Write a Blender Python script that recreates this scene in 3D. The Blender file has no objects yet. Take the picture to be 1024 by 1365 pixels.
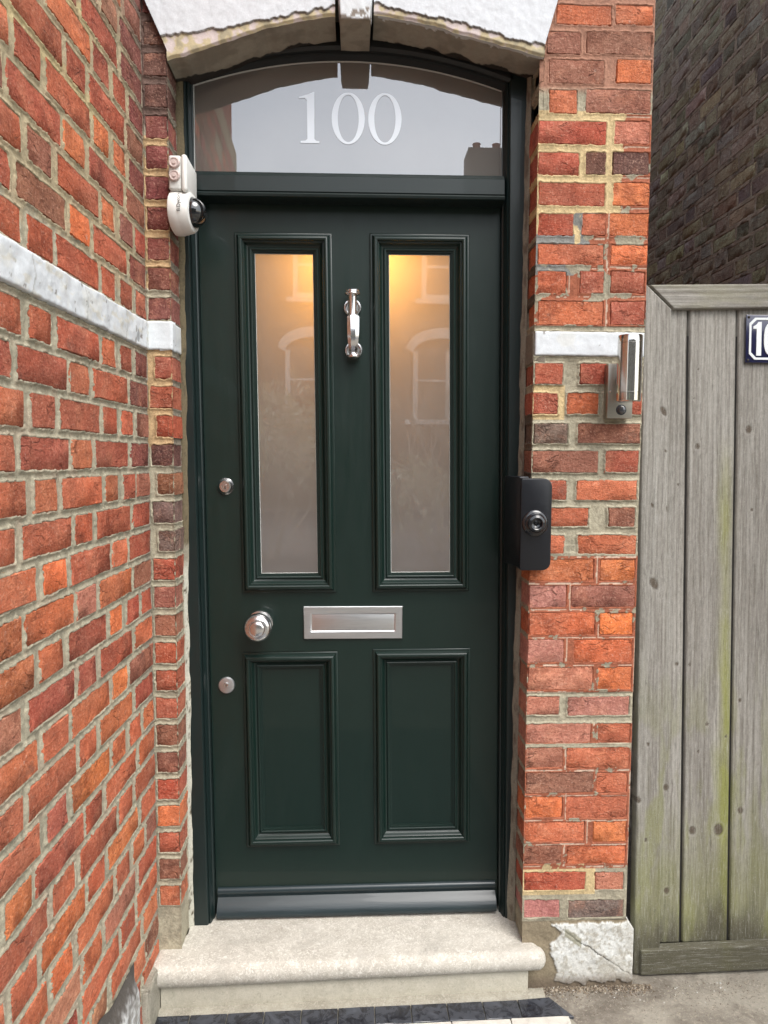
import bpy, bmesh, math, random
import numpy as np
from mathutils import Matrix, Vector

SC = bpy.context.scene
COL = SC.collection
rnd = random.Random(7)
PI = math.pi

# ------------------------------------------------------------------ camera
f, pit, yaw, rol, D0, H = 946.0, 0.0753, 0.0431, -0.0053, 1.8783, 1.35
cy_, sy_, cp_, sp_ = math.cos(yaw), math.sin(yaw), math.cos(pit), math.sin(pit)
Fw = Vector((sy_*cp_, cy_*cp_, -sp_)); Rt = Vector((cy_, -sy_, 0)); Dn = Fw.cross(Rt)
Rt2 = math.cos(rol)*Rt + math.sin(rol)*Dn
Dn2 = -math.sin(rol)*Rt + math.cos(rol)*Dn
cam_d = bpy.data.cameras.new('camera'); cam = bpy.data.objects.new('camera', cam_d); COL.objects.link(cam)
M = Matrix.Identity(4)
for i in range(3):
    M[i][0] = Rt2[i]; M[i][1] = -Dn2[i]; M[i][2] = -Fw[i]
M[0][3], M[1][3], M[2][3] = 0, -D0, H
cam.matrix_world = M
cam_d.sensor_fit = 'VERTICAL'; cam_d.sensor_height = 24.0; cam_d.sensor_width = 24.0
cam_d.lens = f/1365.0*24.0
cam_d.clip_start = 0.02; cam_d.clip_end = 500
SC.camera = cam

# ------------------------------------------------------------------ world + sun (bright overcast)
SUN_EL, SUN_AZ = math.radians(55), math.radians(147)      # azimuth measured from +Y clockwise
w = bpy.data.worlds.new('World'); SC.world = w; w.use_nodes = True
nt = w.node_tree; nt.nodes.clear()
sky = nt.nodes.new('ShaderNodeTexSky'); sky.sky_type = 'NISHITA'; sky.sun_disc = False
sky.sun_elevation = SUN_EL; sky.sun_rotation = SUN_AZ
sky.air_density = 1.5; sky.dust_density = 2.5; sky.ozone_density = 1.0
hs = nt.nodes.new('ShaderNodeHueSaturation'); hs.inputs['Saturation'].default_value = 0.40
bg = nt.nodes.new('ShaderNodeBackground'); bg.inputs['Strength'].default_value = 0.15
wo = nt.nodes.new('ShaderNodeOutputWorld')
nt.links.new(sky.outputs[0], hs.inputs['Color']); nt.links.new(hs.outputs[0], bg.inputs['Color']); nt.links.new(bg.outputs[0], wo.inputs[0])
sd = bpy.data.lights.new('sun', 'SUN'); so = bpy.data.objects.new('sun', sd); COL.objects.link(so)
sd.energy = 1.0; sd.angle = math.radians(36); sd.color = (1.0, 0.97, 0.93)
sdir = Vector((math.sin(SUN_AZ)*math.cos(SUN_EL), math.cos(SUN_AZ)*math.cos(SUN_EL), math.sin(SUN_EL)))
so.rotation_euler = sdir.to_track_quat('Z', 'Y').to_euler()
SC.view_settings.view_transform = 'Standard'; SC.view_settings.look = 'None'
SC.view_settings.exposure = 1.27; SC.view_settings.gamma = 1.0
SC.view_settings.use_curve_mapping = False

# ------------------------------------------------------------------ small numpy noise
def _h(ix, iy, s):
    n = (ix*374761393 + iy*668265263 + s*1442695041) & 0xffffffff
    n = ((n ^ (n >> 13))*1274126177) & 0xffffffff
    return ((n ^ (n >> 16)) & 0xffff)/65535.0
def vnoise(x, y, s=0):
    x = np.asarray(x, float); y = np.asarray(y, float)
    ix = np.floor(x).astype(np.int64); iy = np.floor(y).astype(np.int64)
    fx = x-ix; fy = y-iy; fx = fx*fx*(3-2*fx); fy = fy*fy*(3-2*fy)
    ix = ix+10000; iy = iy+10000
    a = _h(ix, iy, s); b = _h(ix+1, iy, s); c = _h(ix, iy+1, s); d = _h(ix+1, iy+1, s)
    return (a*(1-fx)+b*fx)*(1-fy)+(c*(1-fx)+d*fx)*fy
def fbm(x, y, s=0, o=4):
    v = 0; a = 0.5; t = 0
    for i in range(o):
        v = v+a*vnoise(x*2**i, y*2**i, s+i*17); t += a; a *= .5
    return v/t
def sstep(a, b, x): 
    t = np.clip((x-a)/(b-a), 0, 1); return t*t*(3-2*t)
def lerp(A, B, t):
    A = np.asarray(A, float); B = np.asarray(B, float); t = np.asarray(t)[..., None]
    return A*(1-t)+B*t

# ------------------------------------------------------------------ materials
MATS = {}
def new_mat(name):
    m = bpy.data.materials.new(name); m.use_nodes = True; MATS[name] = m
    n = m.node_tree; n.nodes.clear()
    out = n.nodes.new('ShaderNodeOutputMaterial'); p = n.nodes.new('ShaderNodeBsdfPrincipled')
    n.links.new(p.outputs[0], out.inputs[0])
    return m, n, p, out
def N(n, t, **k):
    x = n.nodes.new(t)
    for a, b in k.items():
        if a in x.inputs: x.inputs[a].default_value = b
        else: setattr(x, a, b)
    return x
def noise(n, vec, scale, detail=4, rough=.6, dist=0):
    x = n.nodes.new('ShaderNodeTexNoise'); x.inputs['Scale'].default_value = scale
    x.inputs['Detail'].default_value = detail; x.inputs['Roughness'].default_value = rough
    x.inputs['Distortion'].default_value = dist
    n.links.new(vec, x.inputs['Vector']); return x.outputs['Fac']
def mrange(n, v, a, b, c=0., d=1.):
    x = n.nodes.new('ShaderNodeMapRange'); 
    for i, q in zip(('From Min', 'From Max', 'To Min', 'To Max'), (a, b, c, d)): x.inputs[i].default_value = q
    n.links.new(v, x.inputs['Value']); return x.outputs[0]
def mixc(n, fac, a, b, mode='MIX'):
    x = n.nodes.new('ShaderNodeMix'); x.data_type = 'RGBA'; x.blend_type = mode
    def put(i, v):
        if isinstance(v, (tuple, list)): x.inputs[i].default_value = (*v[:3], 1)
        elif isinstance(v, (int, float)): x.inputs[i].default_value = v
        else: n.links.new(v, x.inputs[i])
    put(0, fac); put(6, a); put(7, b)
    return x.outputs[2]
def bump(n, p, h, strength, dist, prev=None):
    x = n.nodes.new('ShaderNodeBump'); x.inputs['Strength'].default_value = strength; x.inputs['Distance'].default_value = dist
    n.links.new(h, x.inputs['Height'])
    if prev is not None: n.links.new(prev, x.inputs['Normal'])
    n.links.new(x.outputs[0], p.inputs['Normal']); return x.outputs[0]
def mapping(n, vec, scale):
    x = n.nodes.new('ShaderNodeMapping'); x.inputs['Scale'].default_value = scale
    n.links.new(vec, x.inputs['Vector']); return x.outputs[0]
def objvec(n):
    tc = n.nodes.new('ShaderNodeTexCoord'); oi = n.nodes.new('ShaderNodeObjectInfo')
    v = n.nodes.new('ShaderNodeVectorMath'); v.operation = 'SCALE'; v.inputs['Scale'].default_value = 37.0
    c = n.nodes.new('ShaderNodeCombineXYZ')
    for i in range(3): n.links.new(oi.outputs['Random'], c.inputs[i])
    n.links.new(c.outputs[0], v.inputs[0])
    a = n.nodes.new('ShaderNodeVectorMath'); a.operation = 'ADD'
    n.links.new(tc.outputs['Object'], a.inputs[0]); n.links.new(v.outputs[0], a.inputs[1])
    return a.outputs[0], oi

def mat_brick(name='fired brick', C=((.20, .12, .09), (.62, .26, .15), (.66, .42, .31), (.56, .46, .39), (.10, .075, .06))):
    m, n, p, o = new_mat(name)
    v, oi = objvec(n)
    base = oi.outputs['Color']
    gw = n.nodes.new('ShaderNodeNewGeometry')
    wl_ = noise(n, gw.outputs['Position'], 3.2, 4, .6, .6); ws = noise(n, gw.outputs['Position'], 11, 5, .7, .3)
    base = mixc(n, mrange(n, wl_, .40, .62, .30, .0), base, C[0])
    base = mixc(n, mrange(n, ws, .52, .72, 0, .40), base, C[1])
    big = noise(n, v, 9, 3, .6, .6); mid = noise(n, v, 55, 6, .75); fine = noise(n, v, 190, 4, .75)
    st = noise(n, mapping(n, v, (26, 40, 58)), 1, 6, .68, 1.4)
    dk = mixc(n, 1.0, base, (.52, .46, .46), 'MULTIPLY'); lt = mixc(n, 1.0, base, (1.5, 1.75, 1.8), 'MULTIPLY')
    c = mixc(n, mrange(n, big, .34, .50, .25, 1), dk, base)
    c = mixc(n, mrange(n, mid, .48, .72, 0, .9), c, lt)
    c = mixc(n, mrange(n, st, .36, .24, 0, .5), c, dk)
    c = mixc(n, mrange(n, fine, .55, .72, 0, .60), c, C[2])
    c = mixc(n, mrange(n, fine, .44, .32, 0, .85), c, mixc(n, 1.0, base, (.30, .26, .26), 'MULTIPLY'))
    vo = n.nodes.new('ShaderNodeTexVoronoi'); vo.feature = 'DISTANCE_TO_EDGE'; vo.inputs['Scale'].default_value = 1
    wv = n.nodes.new('ShaderNodeVectorMath'); wv.operation = 'ADD'
    nn = n.nodes.new('ShaderNodeTexNoise'); nn.inputs['Scale'].default_value = 22; nn.inputs['Detail'].default_value = 4; n.links.new(v, nn.inputs['Vector'])
    sc_ = n.nodes.new('ShaderNodeVectorMath'); sc_.operation = 'SCALE'; sc_.inputs['Scale'].default_value = .05; n.links.new(nn.outputs['Color'], sc_.inputs[0])
    n.links.new(v, wv.inputs[0]); n.links.new(sc_.outputs[0], wv.inputs[1])
    n.links.new(mapping(n, wv.outputs[0], (12, 20, 42)), vo.inputs['Vector'])
    crm = mrange(n, noise(n, v, 17, 3, .6), .54, .64)
    crk = n.nodes.new('ShaderNodeMath'); crk.operation = 'MULTIPLY'; n.links.new(mrange(n, vo.outputs['Distance'], .05, .0, 0, 1), crk.inputs[0]); n.links.new(crm, crk.inputs[1])
    c = mixc(n, mrange(n, crk.outputs[0], 0, 1, 0, .55), c, mixc(n, 1.0, base, (.25, .22, .22), 'MULTIPLY'))
    ef = noise(n, v, 30, 7, .85)
    c = mixc(n, mrange(n, ef, .635, .70, 0, .65), c, C[3])
    gr = noise(n, v, 13, 5, .7)
    c = mixc(n, mrange(n, gr, .62, .75, 0, .6), c, C[4])
    n.links.new(c, p.inputs['Base Color']); p.inputs['Roughness'].default_value = .88
    p.inputs['Specular IOR Level'].default_value = .3
    inv = n.nodes.new('ShaderNodeMath'); inv.operation = 'SUBTRACT'; inv.inputs[0].default_value = 1; n.links.new(crk.outputs[0], inv.inputs[1])
    b = bump(n, p, st, .7, .006)
    b = bump(n, p, inv.outputs[0], .8, .003, b)
    b = bump(n, p, mid, .9, .005, b)
    bump(n, p, fine, .8, .0022, b)
    return m
def mat_vcol(name, rough=.9, sc=120, bd=.002, bs=.7, spec=.3, var=.25):
    m, n, p, o = new_mat(name)
    at = n.nodes.new('ShaderNodeAttribute'); at.attribute_name = 'Col'
    g = n.nodes.new('ShaderNodeNewGeometry'); pos = g.outputs['Position']
    f1 = noise(n, pos, sc, 5, .7); f2 = noise(n, pos, sc*4.5, 3, .7)
    c = mixc(n, 1.0, at.outputs['Color'], mrange(n, f2, .3, .7, 1-var, 1+var), 'MULTIPLY')
    c2 = mixc(n, mrange(n, f1, .35, .65), mixc(n, 1.0, at.outputs['Color'], (1-var,)*3, 'MULTIPLY'), c)
    n.links.new(c2, p.inputs['Base Color']); p.inputs['Roughness'].default_value = rough
    p.inputs['Specular IOR Level'].default_value = spec
    b = bump(n, p, f1, bs, bd)
    bump(n, p, f2, bs*.8, bd*.35, b)
    return m
def mat_plain(name, col, rough=.5, metal=0., sc=60, var=.08, bd=0.0004, bs=.3, coat=0, spec=.5, stretch=(1, 1, 1)):
    m, n, p, o = new_mat(name)
    g = n.nodes.new('ShaderNodeTexCoord'); pos = mapping(n, g.outputs['Object'], stretch)
    f1 = noise(n, pos, sc, 4, .6)
    c = mixc(n, f1, tuple(x*(1-var) for x in col), tuple(x*(1+var) for x in col))
    n.links.new(c, p.inputs['Base Color'])
    p.inputs['Metallic'].default_value = metal
    n.links.new(mrange(n, noise(n, pos, sc*.4, 5, .7), .3, .7, rough*.85, rough*1.15), p.inputs['Roughness'])
    p.inputs['Coat Weight'].default_value = coat; p.inputs['Specular IOR Level'].default_value = spec
    if bs: bump(n, p, noise(n, pos, sc*1.5, 3, .6), bs, bd)
    return m
def mat_glass(name, white=False):
    m, n, p, o = new_mat(name)
    g = n.nodes.new('ShaderNodeNewGeometry'); pos = g.outputs['Position']
    f1 = noise(n, pos, 6, 5, .6)
    if white: c = mixc(n, f1, (.66, .70, .73), (.80, .84, .87))
    else: c = mixc(n, mrange(n, f1, .35, .65), (.160, .152, .142), (.19, .182, .172))
    n.links.new(c, p.inputs['Base Color']); p.inputs['Roughness'].default_value = .7
    p.inputs['Specular IOR Level'].default_value = 0.0
    t = n.nodes.new('ShaderNodeBsdfTranslucent'); t.inputs['Color'].default_value = (.75, .72, .68, 1)
    mx = n.nodes.new('ShaderNodeMixShader'); mx.inputs[0].default_value = .34
    n.links.new(p.outputs[0], mx.inputs[1]); n.links.new(t.outputs[0], mx.inputs[2])
    gl = n.nodes.new('ShaderNodeBsdfGlossy'); gl.inputs['Roughness'].default_value = 0.0
    gl.inputs['Color'].default_value = (.97, .98, 1, 1)
    m2 = n.nodes.new('ShaderNodeMixShader'); m2.inputs[0].default_value = .19
    n.links.new(mx.outputs[0], m2.inputs[1]); n.links.new(gl.outputs[0], m2.inputs[2]); n.links.new(m2.outputs[0], o.inputs[0])
    return m
def mat_clear(name, tint=(.006, .007, .008)):
    m, n, p, o = new_mat(name)
    p.inputs['Base Color'].default_value = (*tint, 1); p.inputs['Roughness'].default_value = .03
    p.inputs['Coat Weight'].default_value = 1
    return m
BR = mat_brick()
BRS = mat_brick('sooty stock brick', ((.15, .145, .12), (.42, .39, .29), (.46, .43, .35), (.48, .46, .40), (.07, .066, .06)))
MORT = mat_vcol('lime mortar', .95, 140, .003, .8)
STONE = mat_vcol('painted arch stone', .75, 60, .0015, .5, var=.10)
RENDER = mat_vcol('weathered render', .92, 160, .0018, .7)
WOOD = mat_vcol('weathered softwood', .85, 300, .0006, .5, var=.14)
WOODH = mat_vcol('weathered softwood rail', .85, 300, .0006, .5, var=.14)
def _wood(W_, A_, B_):
    n = W_.node_tree; p = [q for q in n.nodes if q.type == 'BSDF_PRINCIPLED'][0]
    src = p.inputs['Base Color'].links[0].from_socket; g = n.nodes.new('ShaderNodeNewGeometry')
    gr = noise(n, mapping(n, g.outputs['Position'], A_), 1, 4, .65, .6); sp = noise(n, mapping(n, g.outputs['Position'], B_), 1, 3, .7)
    c = mixc(n, mrange(n, gr, .44, .32, 0, .55), src, (.085, .078, .066)); c = mixc(n, mrange(n, gr, .56, .70, 0, .45), c, (.46, .45, .42))
    c = mixc(n, mrange(n, sp, .58, .72, 0, .4), c, (.50, .49, .46)); c = mixc(n, mrange(n, sp, .40, .28, 0, .5), c, (.10, .09, .075))
    n.links.new(c, p.inputs['Base Color'])
_wood(WOOD, (420, 420, 14), (500, 500, 260)); _wood(WOODH, (14, 420, 420), (260, 500, 500))
PAINT = mat_plain('dark green gloss paint', (.0046, .0152, .0118), .40, sc=150, var=.14, bd=.00012, bs=.3, coat=.14, spec=.4, stretch=(1, 1, .12))
PAINT2 = mat_plain('dark green frame paint', (.0062, .0145, .0140), .42, sc=150, var=.12, bd=.00015, bs=.3, coat=.14, spec=.45, stretch=(1, 1, .12))
PAINT2_SHADE = mat_plain('shaded frame paint', (.004, .006, .006), .5, sc=40, var=.2, bs=.2)  # frame paint darkened for the head: shade under the arch put into the colour
MASS = mat_plain('rough masonry core', (.24, .21, .165), .95, sc=30, var=.3, bd=.003, bs=.6)
STEEL = mat_plain('satin stainless steel', (.60, .58, .55), .13, 1., sc=90, var=.04, bs=0)
CHROME = mat_plain('satin chrome', (.72, .72, .72), .22, 1., sc=60, var=.04, bs=0)
ALU = mat_plain('brushed aluminium', (.66, .67, .68), .38, 1., sc=70, var=.15, bd=.0002, bs=.3, stretch=(.3, 1, 9))
BLACKP = mat_plain('black plastic', (.006, .007, .010), .34, sc=70, var=.3, bd=.0003, bs=.25)
WHITEP = mat_plain('white plastic', (.72, .72, .69), .38, sc=40, var=.05, bs=.05)
GREYP = mat_plain('pale grey plastic', (.60, .61, .58), .5, sc=40, var=.06, bs=.1)
PINKP = mat_plain('aged rubber grommet', (.52, .42, .39), .6, sc=80, var=.15, bs=.2)
DOME = mat_clear('smoked dome'); 
FROST = mat_glass('frosted glass'); ETCH = mat_glass('etched numeral', True)
LIMEST = None
def mat_limestone(name, a, b, c3, bs=.6):
    m, n, p, o = new_mat(name)
    g = n.nodes.new('ShaderNodeNewGeometry'); pos = g.outputs['Position']
    f1 = noise(n, pos, 14, 6, .65, .8); f2 = noise(n, pos, 90, 5, .7, 2.0); f3 = noise(n, pos, 420, 2, .6)
    c = mixc(n, mrange(n, f1, .38, .62), a, b)
    c = mixc(n, mrange(n, f2, .51, .62, 0, .8), c, c3)
    c = mixc(n, mrange(n, f2, .44, .34, 0, .55), c, tuple(x*.62 for x in a))
    sepz = n.nodes.new('ShaderNodeSeparateXYZ'); n.links.new(pos, sepz.inputs[0])
    c = mixc(n, mrange(n, f3, .62, .75, 0, .5), c, tuple(x*.45 for x in a))
    dt = noise(n, pos, 7, 5, .7, .4); c = mixc(n, mrange(n, dt, .50, .72, 0, .45), c, tuple(x*.55 for x in a))
    n.links.new(c, p.inputs['Base Color']); p.inputs['Roughness'].default_value = .75
    b_ = bump(n, p, f2, bs, .0016); bump(n, p, f3, bs*.6, .0006, b_)
    return m
LIMEST = mat_limestone('limestone', (.45, .42, .36), (.55, .52, .455), (.72, .70, .64), .8)
LIMEST2 = mat_limestone('smooth limestone', (.43, .40, .32), (.50, .47, .385), (.54, .51, .43), .25)
CEMENT = mat_limestone('grey cement', (.24, .22, .175), (.33, .31, .25), (.38, .36, .30), .9)
def mat_ground():
    m, n, p, o = new_mat('old concrete ground')
    g = n.nodes.new('ShaderNodeNewGeometry'); pos = g.outputs['Position']
    f1 = noise(n, pos, 5, 6, .7, .5); f2 = noise(n, pos, 120, 4, .75); f3 = noise(n, pos, 500, 2, .7)
    c = mixc(n, mrange(n, f1, .40, .60), (.15, .13, .105), (.31, .285, .235))
    c = mixc(n, mrange(n, f2, .55, .72, 0, .7), c, (.46, .41, .33))
    c = mixc(n, mrange(n, f2, .42, .30, 0, .7), c, (.09, .07, .055))
    c = mixc(n, mrange(n, f3, .66, .74, 0, .5), c, (.50, .47, .41))
    n.links.new(c, p.inputs['Base Color']); p.inputs['Roughness'].default_value = .9
    b = bump(n, p, f2, .8, .005); bump(n, p, f3, .8, .0018, b)
    return m
GROUND = mat_ground()
def mat_tile(name, col, dust):
    m, n, p, o = new_mat(name)
    g = n.nodes.new('ShaderNodeNewGeometry'); pos = g.outputs['Position']
    f1 = noise(n, pos, 28, 6, .7, .8)
    c = mixc(n, mrange(n, f1, .40, .70, 0, .75), col, dust)
    n.links.new(c, p.inputs['Base Color'])
    n.links.new(mrange(n, f1, .45, .6, .12, .6), p.inputs['Roughness'])
    bump(n, p, noise(n, pos, 90, 4, .6), .3, .0008)
    return m
TILEB = mat_tile('black quarry tile', (.018, .019, .024), (.085, .095, .115))
TILEW = mat_tile('white quarry tile', (.62, .60, .54), (.35, .33, .29))

# ------------------------------------------------------------------ object helpers
def tag(o, label=None, cat=None, group=None, kind=None):
    if label: o['label'] = label
    if cat: o['category'] = cat
    if group: o['group'] = group
    if kind: o['kind'] = kind
    return o
def empty(name, loc=(0, 0, 0)):
    o = bpy.data.objects.new(name, None); o.empty_display_size = .05; o.location = loc; COL.objects.link(o); return o
def link(name, me, mat=None, parent=None, loc=None):
    o = bpy.data.objects.new(name, me)
    if mat and not me.materials: me.materials.append(mat)
    COL.objects.link(o)
    if parent is not None:
        o.parent = parent
        pl = parent.matrix_basis.translation.copy(); q = parent.parent
        while q is not None: pl += q.matrix_basis.translation; q = q.parent
        o.location = (Vector(loc) if loc is not None else Vector((0, 0, 0))) - pl
    elif loc is not None: o.location = loc
    return o
def mesh_np(name, verts, faces, col=None, smooth=True, sharp=None):
    me = bpy.data.meshes.new(name)
    verts = np.asarray(verts, np.float32); 
    if isinstance(faces, np.ndarray):
        nf, k = faces.shape
        me.vertices.add(len(verts)); me.vertices.foreach_set('co', verts.ravel())
        me.loops.add(nf*k); me.polygons.add(nf)
        me.loops.foreach_set('vertex_index', faces.astype(np.int32).ravel())
        me.polygons.foreach_set('loop_start', np.arange(0, nf*k, k, dtype=np.int32))
        me.polygons.foreach_set('loop_total', np.full(nf, k, np.int32))
        me.update(calc_edges=True)
    else:
        me.from_pydata([tuple(map(float, v)) for v in verts], [], faces)
    if col is not None:
        a = me.color_attributes.new('Col', 'FLOAT_COLOR', 'POINT')
        c = np.ones((len(verts), 4), np.float32); c[:, :3] = np.clip(col, 0, 1); a.data.foreach_set('color', c.ravel())
    if smooth:
        me.polygons.foreach_set('use_smooth', np.ones(len(me.polygons), bool))
        if sharp: me.set_sharp_from_angle(angle=math.radians(sharp))
    me.validate(); me.update()
    return me
def grid_faces(nu, nv, flip=False, off=0):
    i = np.arange(nu-1)[:, None]; j = np.arange(nv-1)[None, :]
    a = (i*nv+j).ravel()+off
    q = np.stack([a, a+nv, a+nv+1, a+1], 1)
    return q[:, ::-1] if flip else q
def bm_mesh(name, bm, sharp=35, smooth=True):
    bmesh.ops.recalc_face_normals(bm, faces=bm.faces)
    me = bpy.data.meshes.new(name); bm.to_mesh(me); bm.free()
    if smooth:
        me.polygons.foreach_set('use_smooth', np.ones(len(me.polygons), bool)); me.set_sharp_from_angle(angle=math.radians(sharp))
    return me
def lean_v(x, y, z): return (x-.0130*(z-1.07), y, z+.006*x)
def box(bm, x0, x1, y0, y1, z0, z1, bev=0., seg=2, fn=None):
    r = bmesh.ops.create_cube(bm, size=1.0)
    vs = r['verts']
    for v in vs:
        v.co = Vector(((x0+x1)/2+v.co.x*(x1-x0), (y0+y1)/2+v.co.y*(y1-y0), (z0+z1)/2+v.co.z*(z1-z0)))
    if bev:
        es = list({e for v in vs for e in v.link_edges})
        r2 = bmesh.ops.bevel(bm, geom=es, offset=bev, segments=seg, profile=.5, affect='EDGES')
    return bm
def boxmesh(name, x0, x1, y0, y1, z0, z1, bev=0., seg=2, fn=None):
    bm = bmesh.new(); box(bm, x0, x1, y0, y1, z0, z1, bev, seg)
    if fn:
        for v in bm.verts: v.co = Vector(fn(*v.co))
    return bm_mesh(name, bm)
def lathe(name, prof, seg=40, axis='-Y', arc=2*PI):
    """prof: list of (radius, height along the axis)"""
    n = len(prof); V = []; 
    for k in range(seg):
        a = arc*k/seg
        for r, h in prof:
            x, z = r*math.cos(a), r*math.sin(a)
            if axis == '-Y': V.append((x, -h, z))
            elif axis == 'X': V.append((h, x, z))
            else: V.append((x, z, h))
    F = []
    for k in range(seg):
        k2 = (k+1) % seg
        for j in range(n-1):
            F.append((k*n+j, k2*n+j, k2*n+j+1, k*n+j+1))
    bm = bmesh.new(); vs = [bm.verts.new(v) for v in V]
    for q in F: bm.faces.new([vs[i] for i in q])
    bmesh.ops.remove_doubles(bm, verts=bm.verts, dist=1e-6)
    return bm_mesh(name, bm, 32)
def prism(name, pts, y0, y1, bev=0., seg=2, fn=None, plane='XZ', flat=False):
    bm = bmesh.new()
    mk = (lambda p, t: (p[0], t, p[1])) if plane == 'XZ' else (lambda p, t: (p[0], p[1], t)) if plane == 'XY' else (lambda p, t: (t, p[0], p[1]))
    a = [bm.verts.new(mk(p, y0)) for p in pts]; b = [bm.verts.new(mk(p, y1)) for p in pts]
    bm.faces.new(a); bm.faces.new(b[::-1])
    n = len(pts)
    for i in range(n): bm.faces.new((a[i], b[i], b[(i+1) % n], a[(i+1) % n]))
    bmesh.ops.recalc_face_normals(bm, faces=bm.faces)
    if bev:
        es = [e for e in bm.edges if len(e.link_faces) == 2 and e.calc_face_angle(0) > .6]
        bmesh.ops.bevel(bm, geom=es, offset=bev, segments=seg, profile=.5, affect='EDGES')
    if fn:
        for v in bm.verts: v.co = Vector(fn(*v.co))
    return bm_mesh(name, bm, smooth=not flat)
def sweep_rect(name, x0, x1, z0, z1, prof, yb, fn=None):
    """mitred moulding: prof = [(inset, proud)]"""
    V = []; F = []
    for i, h in prof:
        V += [(x0+i, yb-h, z0+i), (x1-i, yb-h, z0+i), (x1-i, yb-h, z1-i), (x0+i, yb-h, z1-i)]
    for k in range(len(prof)-1):
        for c in range(4):
            c2 = (c+1) % 4
            F.append((k*4+c, k*4+c2, k*4+4+c2, k*4+4+c))
    if fn: V = [fn(*v) for v in V]
    # split per side so mitres stay crisp
    bm = bmesh.new(); vs = [bm.verts.new(v) for v in V]
    for q in F: bm.faces.new([vs[i] for i in q])
    return bm_mesh(name, bm, 38)

# ------------------------------------------------------------------ bricks + mortar
PAL = {'O': (.68, .175, .058), 'o': (.56, .142, .062), 'r': (.42, .092, .048), 'b': (.30, .112, .070),
       'p': (.52, .200, .120), 'k': (.49, .195, .155), 'd': (.125, .055, .042), 'g': (.175, .120, .100), 'm': (.22, .055, .045)}
BM_CACHE = {}
def brick_mesh(L, Hh, D, seed, rough=.0014, mat=None):
    mat = mat or BR
    key = (round(L/.01), round(Hh/.004), round(D/.01), seed % 6, mat.name)
    if key in BM_CACHE: return BM_CACHE[key]
    r = random.Random((key[0]*7919+key[1]*131+key[2]*17+key[3]) & 0xffff)
    nx = max(3, int(round(L/.036))); nz = 2
    L2, H2 = L/2, Hh/2; V = []; F = []
    def ad(x, y, z): V.append((x, y, z)); return len(V)-1
    G = [[ad(-L2+.003+(L-.006)*i/nx + r.uniform(-1, 1)*.0015, r.uniform(-1, 1)*rough, -H2+.003+(Hh-.006)*j/nz + r.uniform(-1, 1)*.0012) for j in range(nz+1)] for i in range(nx+1)]
    for i in range(nx):
        for j in range(nz): F.append((G[i][j], G[i+1][j], G[i+1][j+1], G[i][j+1]))
    ring = [G[i][0] for i in range(nx+1)]+[G[nx][j] for j in range(1, nz+1)]+[G[i][nz] for i in range(nx-1, -1, -1)]+[G[0][j] for j in range(nz-1, 0, -1)]
    def side(idx, out, y):
        x, _, z = V[idx]; dx = out if x > L2-.006 else -out if x < -L2+.006 else 0; dz = out if z > H2-.006 else -out if z < -H2+.006 else 0
        return ad(x+dx+r.uniform(-1, 1)*.0005, y, z+dz+r.uniform(-1, 1)*.0005)
    prev = ring
    for out, y in ((.0028, .0035+r.uniform(0, .001)), (.0030, D)):
        cur = [side(i, out, y) for i in ring]
        for k in range(len(ring)):
            k2 = (k+1) % len(ring); F.append((prev[k], cur[k], cur[k2], prev[k2]))
        prev = cur
    me = bpy.data.meshes.new('brick'); me.from_pydata(V, [], F)
    bm = bmesh.new(); bm.from_mesh(me); bmesh.ops.recalc_face_normals(bm, faces=bm.faces); bm.to_mesh(me); bm.free()
    # front must face -Y
    fl = np.ones(len(me.polygons), bool); me.polygons.foreach_set('use_smooth', fl); me.set_sharp_from_angle(angle=math.radians(50))
    me.materials.append(mat); BM_CACHE[key] = me
    return me
def jit(c, a=.10):
    k = 1+rnd.uniform(-a, a); return (min(1, c[0]*k*(1+rnd.uniform(-.05, .05))), c[1]*k*(1+rnd.uniform(-a, a)), c[2]*k*(1+rnd.uniform(-a, a)), 1)
class Face:
    """a vertical masonry face: origin at (ox,oy), u direction, outward normal"""
    def __init__(s, ox, oy, u, nrm): s.o = Vector((ox, oy, 0)); s.u = Vector((*u, 0)).normalized(); s.n = Vector((*nrm, 0)).normalized(); s.rects = []
    def pt(s, u, z, h=0): p = s.o+s.u*u+s.n*h; return (p.x, p.y, z)
def place_brick(face, u0, u1, z0, z1, D, col, parent, proud=.0, seed=None, mat=None):
    L, Hh = u1-u0, z1-z0
    me = brick_mesh(L, Hh, D, rnd.randrange(99) if seed is None else seed, mat=mat)
    key = (round(L/.01)*.01, round(Hh/.004)*.004)
    o = link('brick', me, None, parent, face.pt((u0+u1)/2, (z0+z1)/2, .0+proud))
    # local +x -> face.u  (flip when handedness differs), local -y -> normal
    ang = math.atan2(face.n.y, face.n.x)+PI/2
    o.rotation_euler = (rnd.uniform(-.006, .006), rnd.uniform(-.006, .006), ang)
    o.scale = (L/key[0]*1.0 if abs(L/key[0]-1) < .5 else 1, 1, Hh/key[1])
    o.color = col
    face.rects.append((u0, u1, z0, z1))
    return o
def box_sdf(U, Z, r):
    dx = np.abs(U-(r[0]+r[1])/2)-(r[1]-r[0])/2; dz = np.abs(Z-(r[2]+r[3])/2)-(r[3]-r[2])/2
    return np.where((dx > 0) & (dz > 0), np.hypot(np.maximum(dx, 0), np.maximum(dz, 0)), np.maximum(dx, dz))
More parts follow.
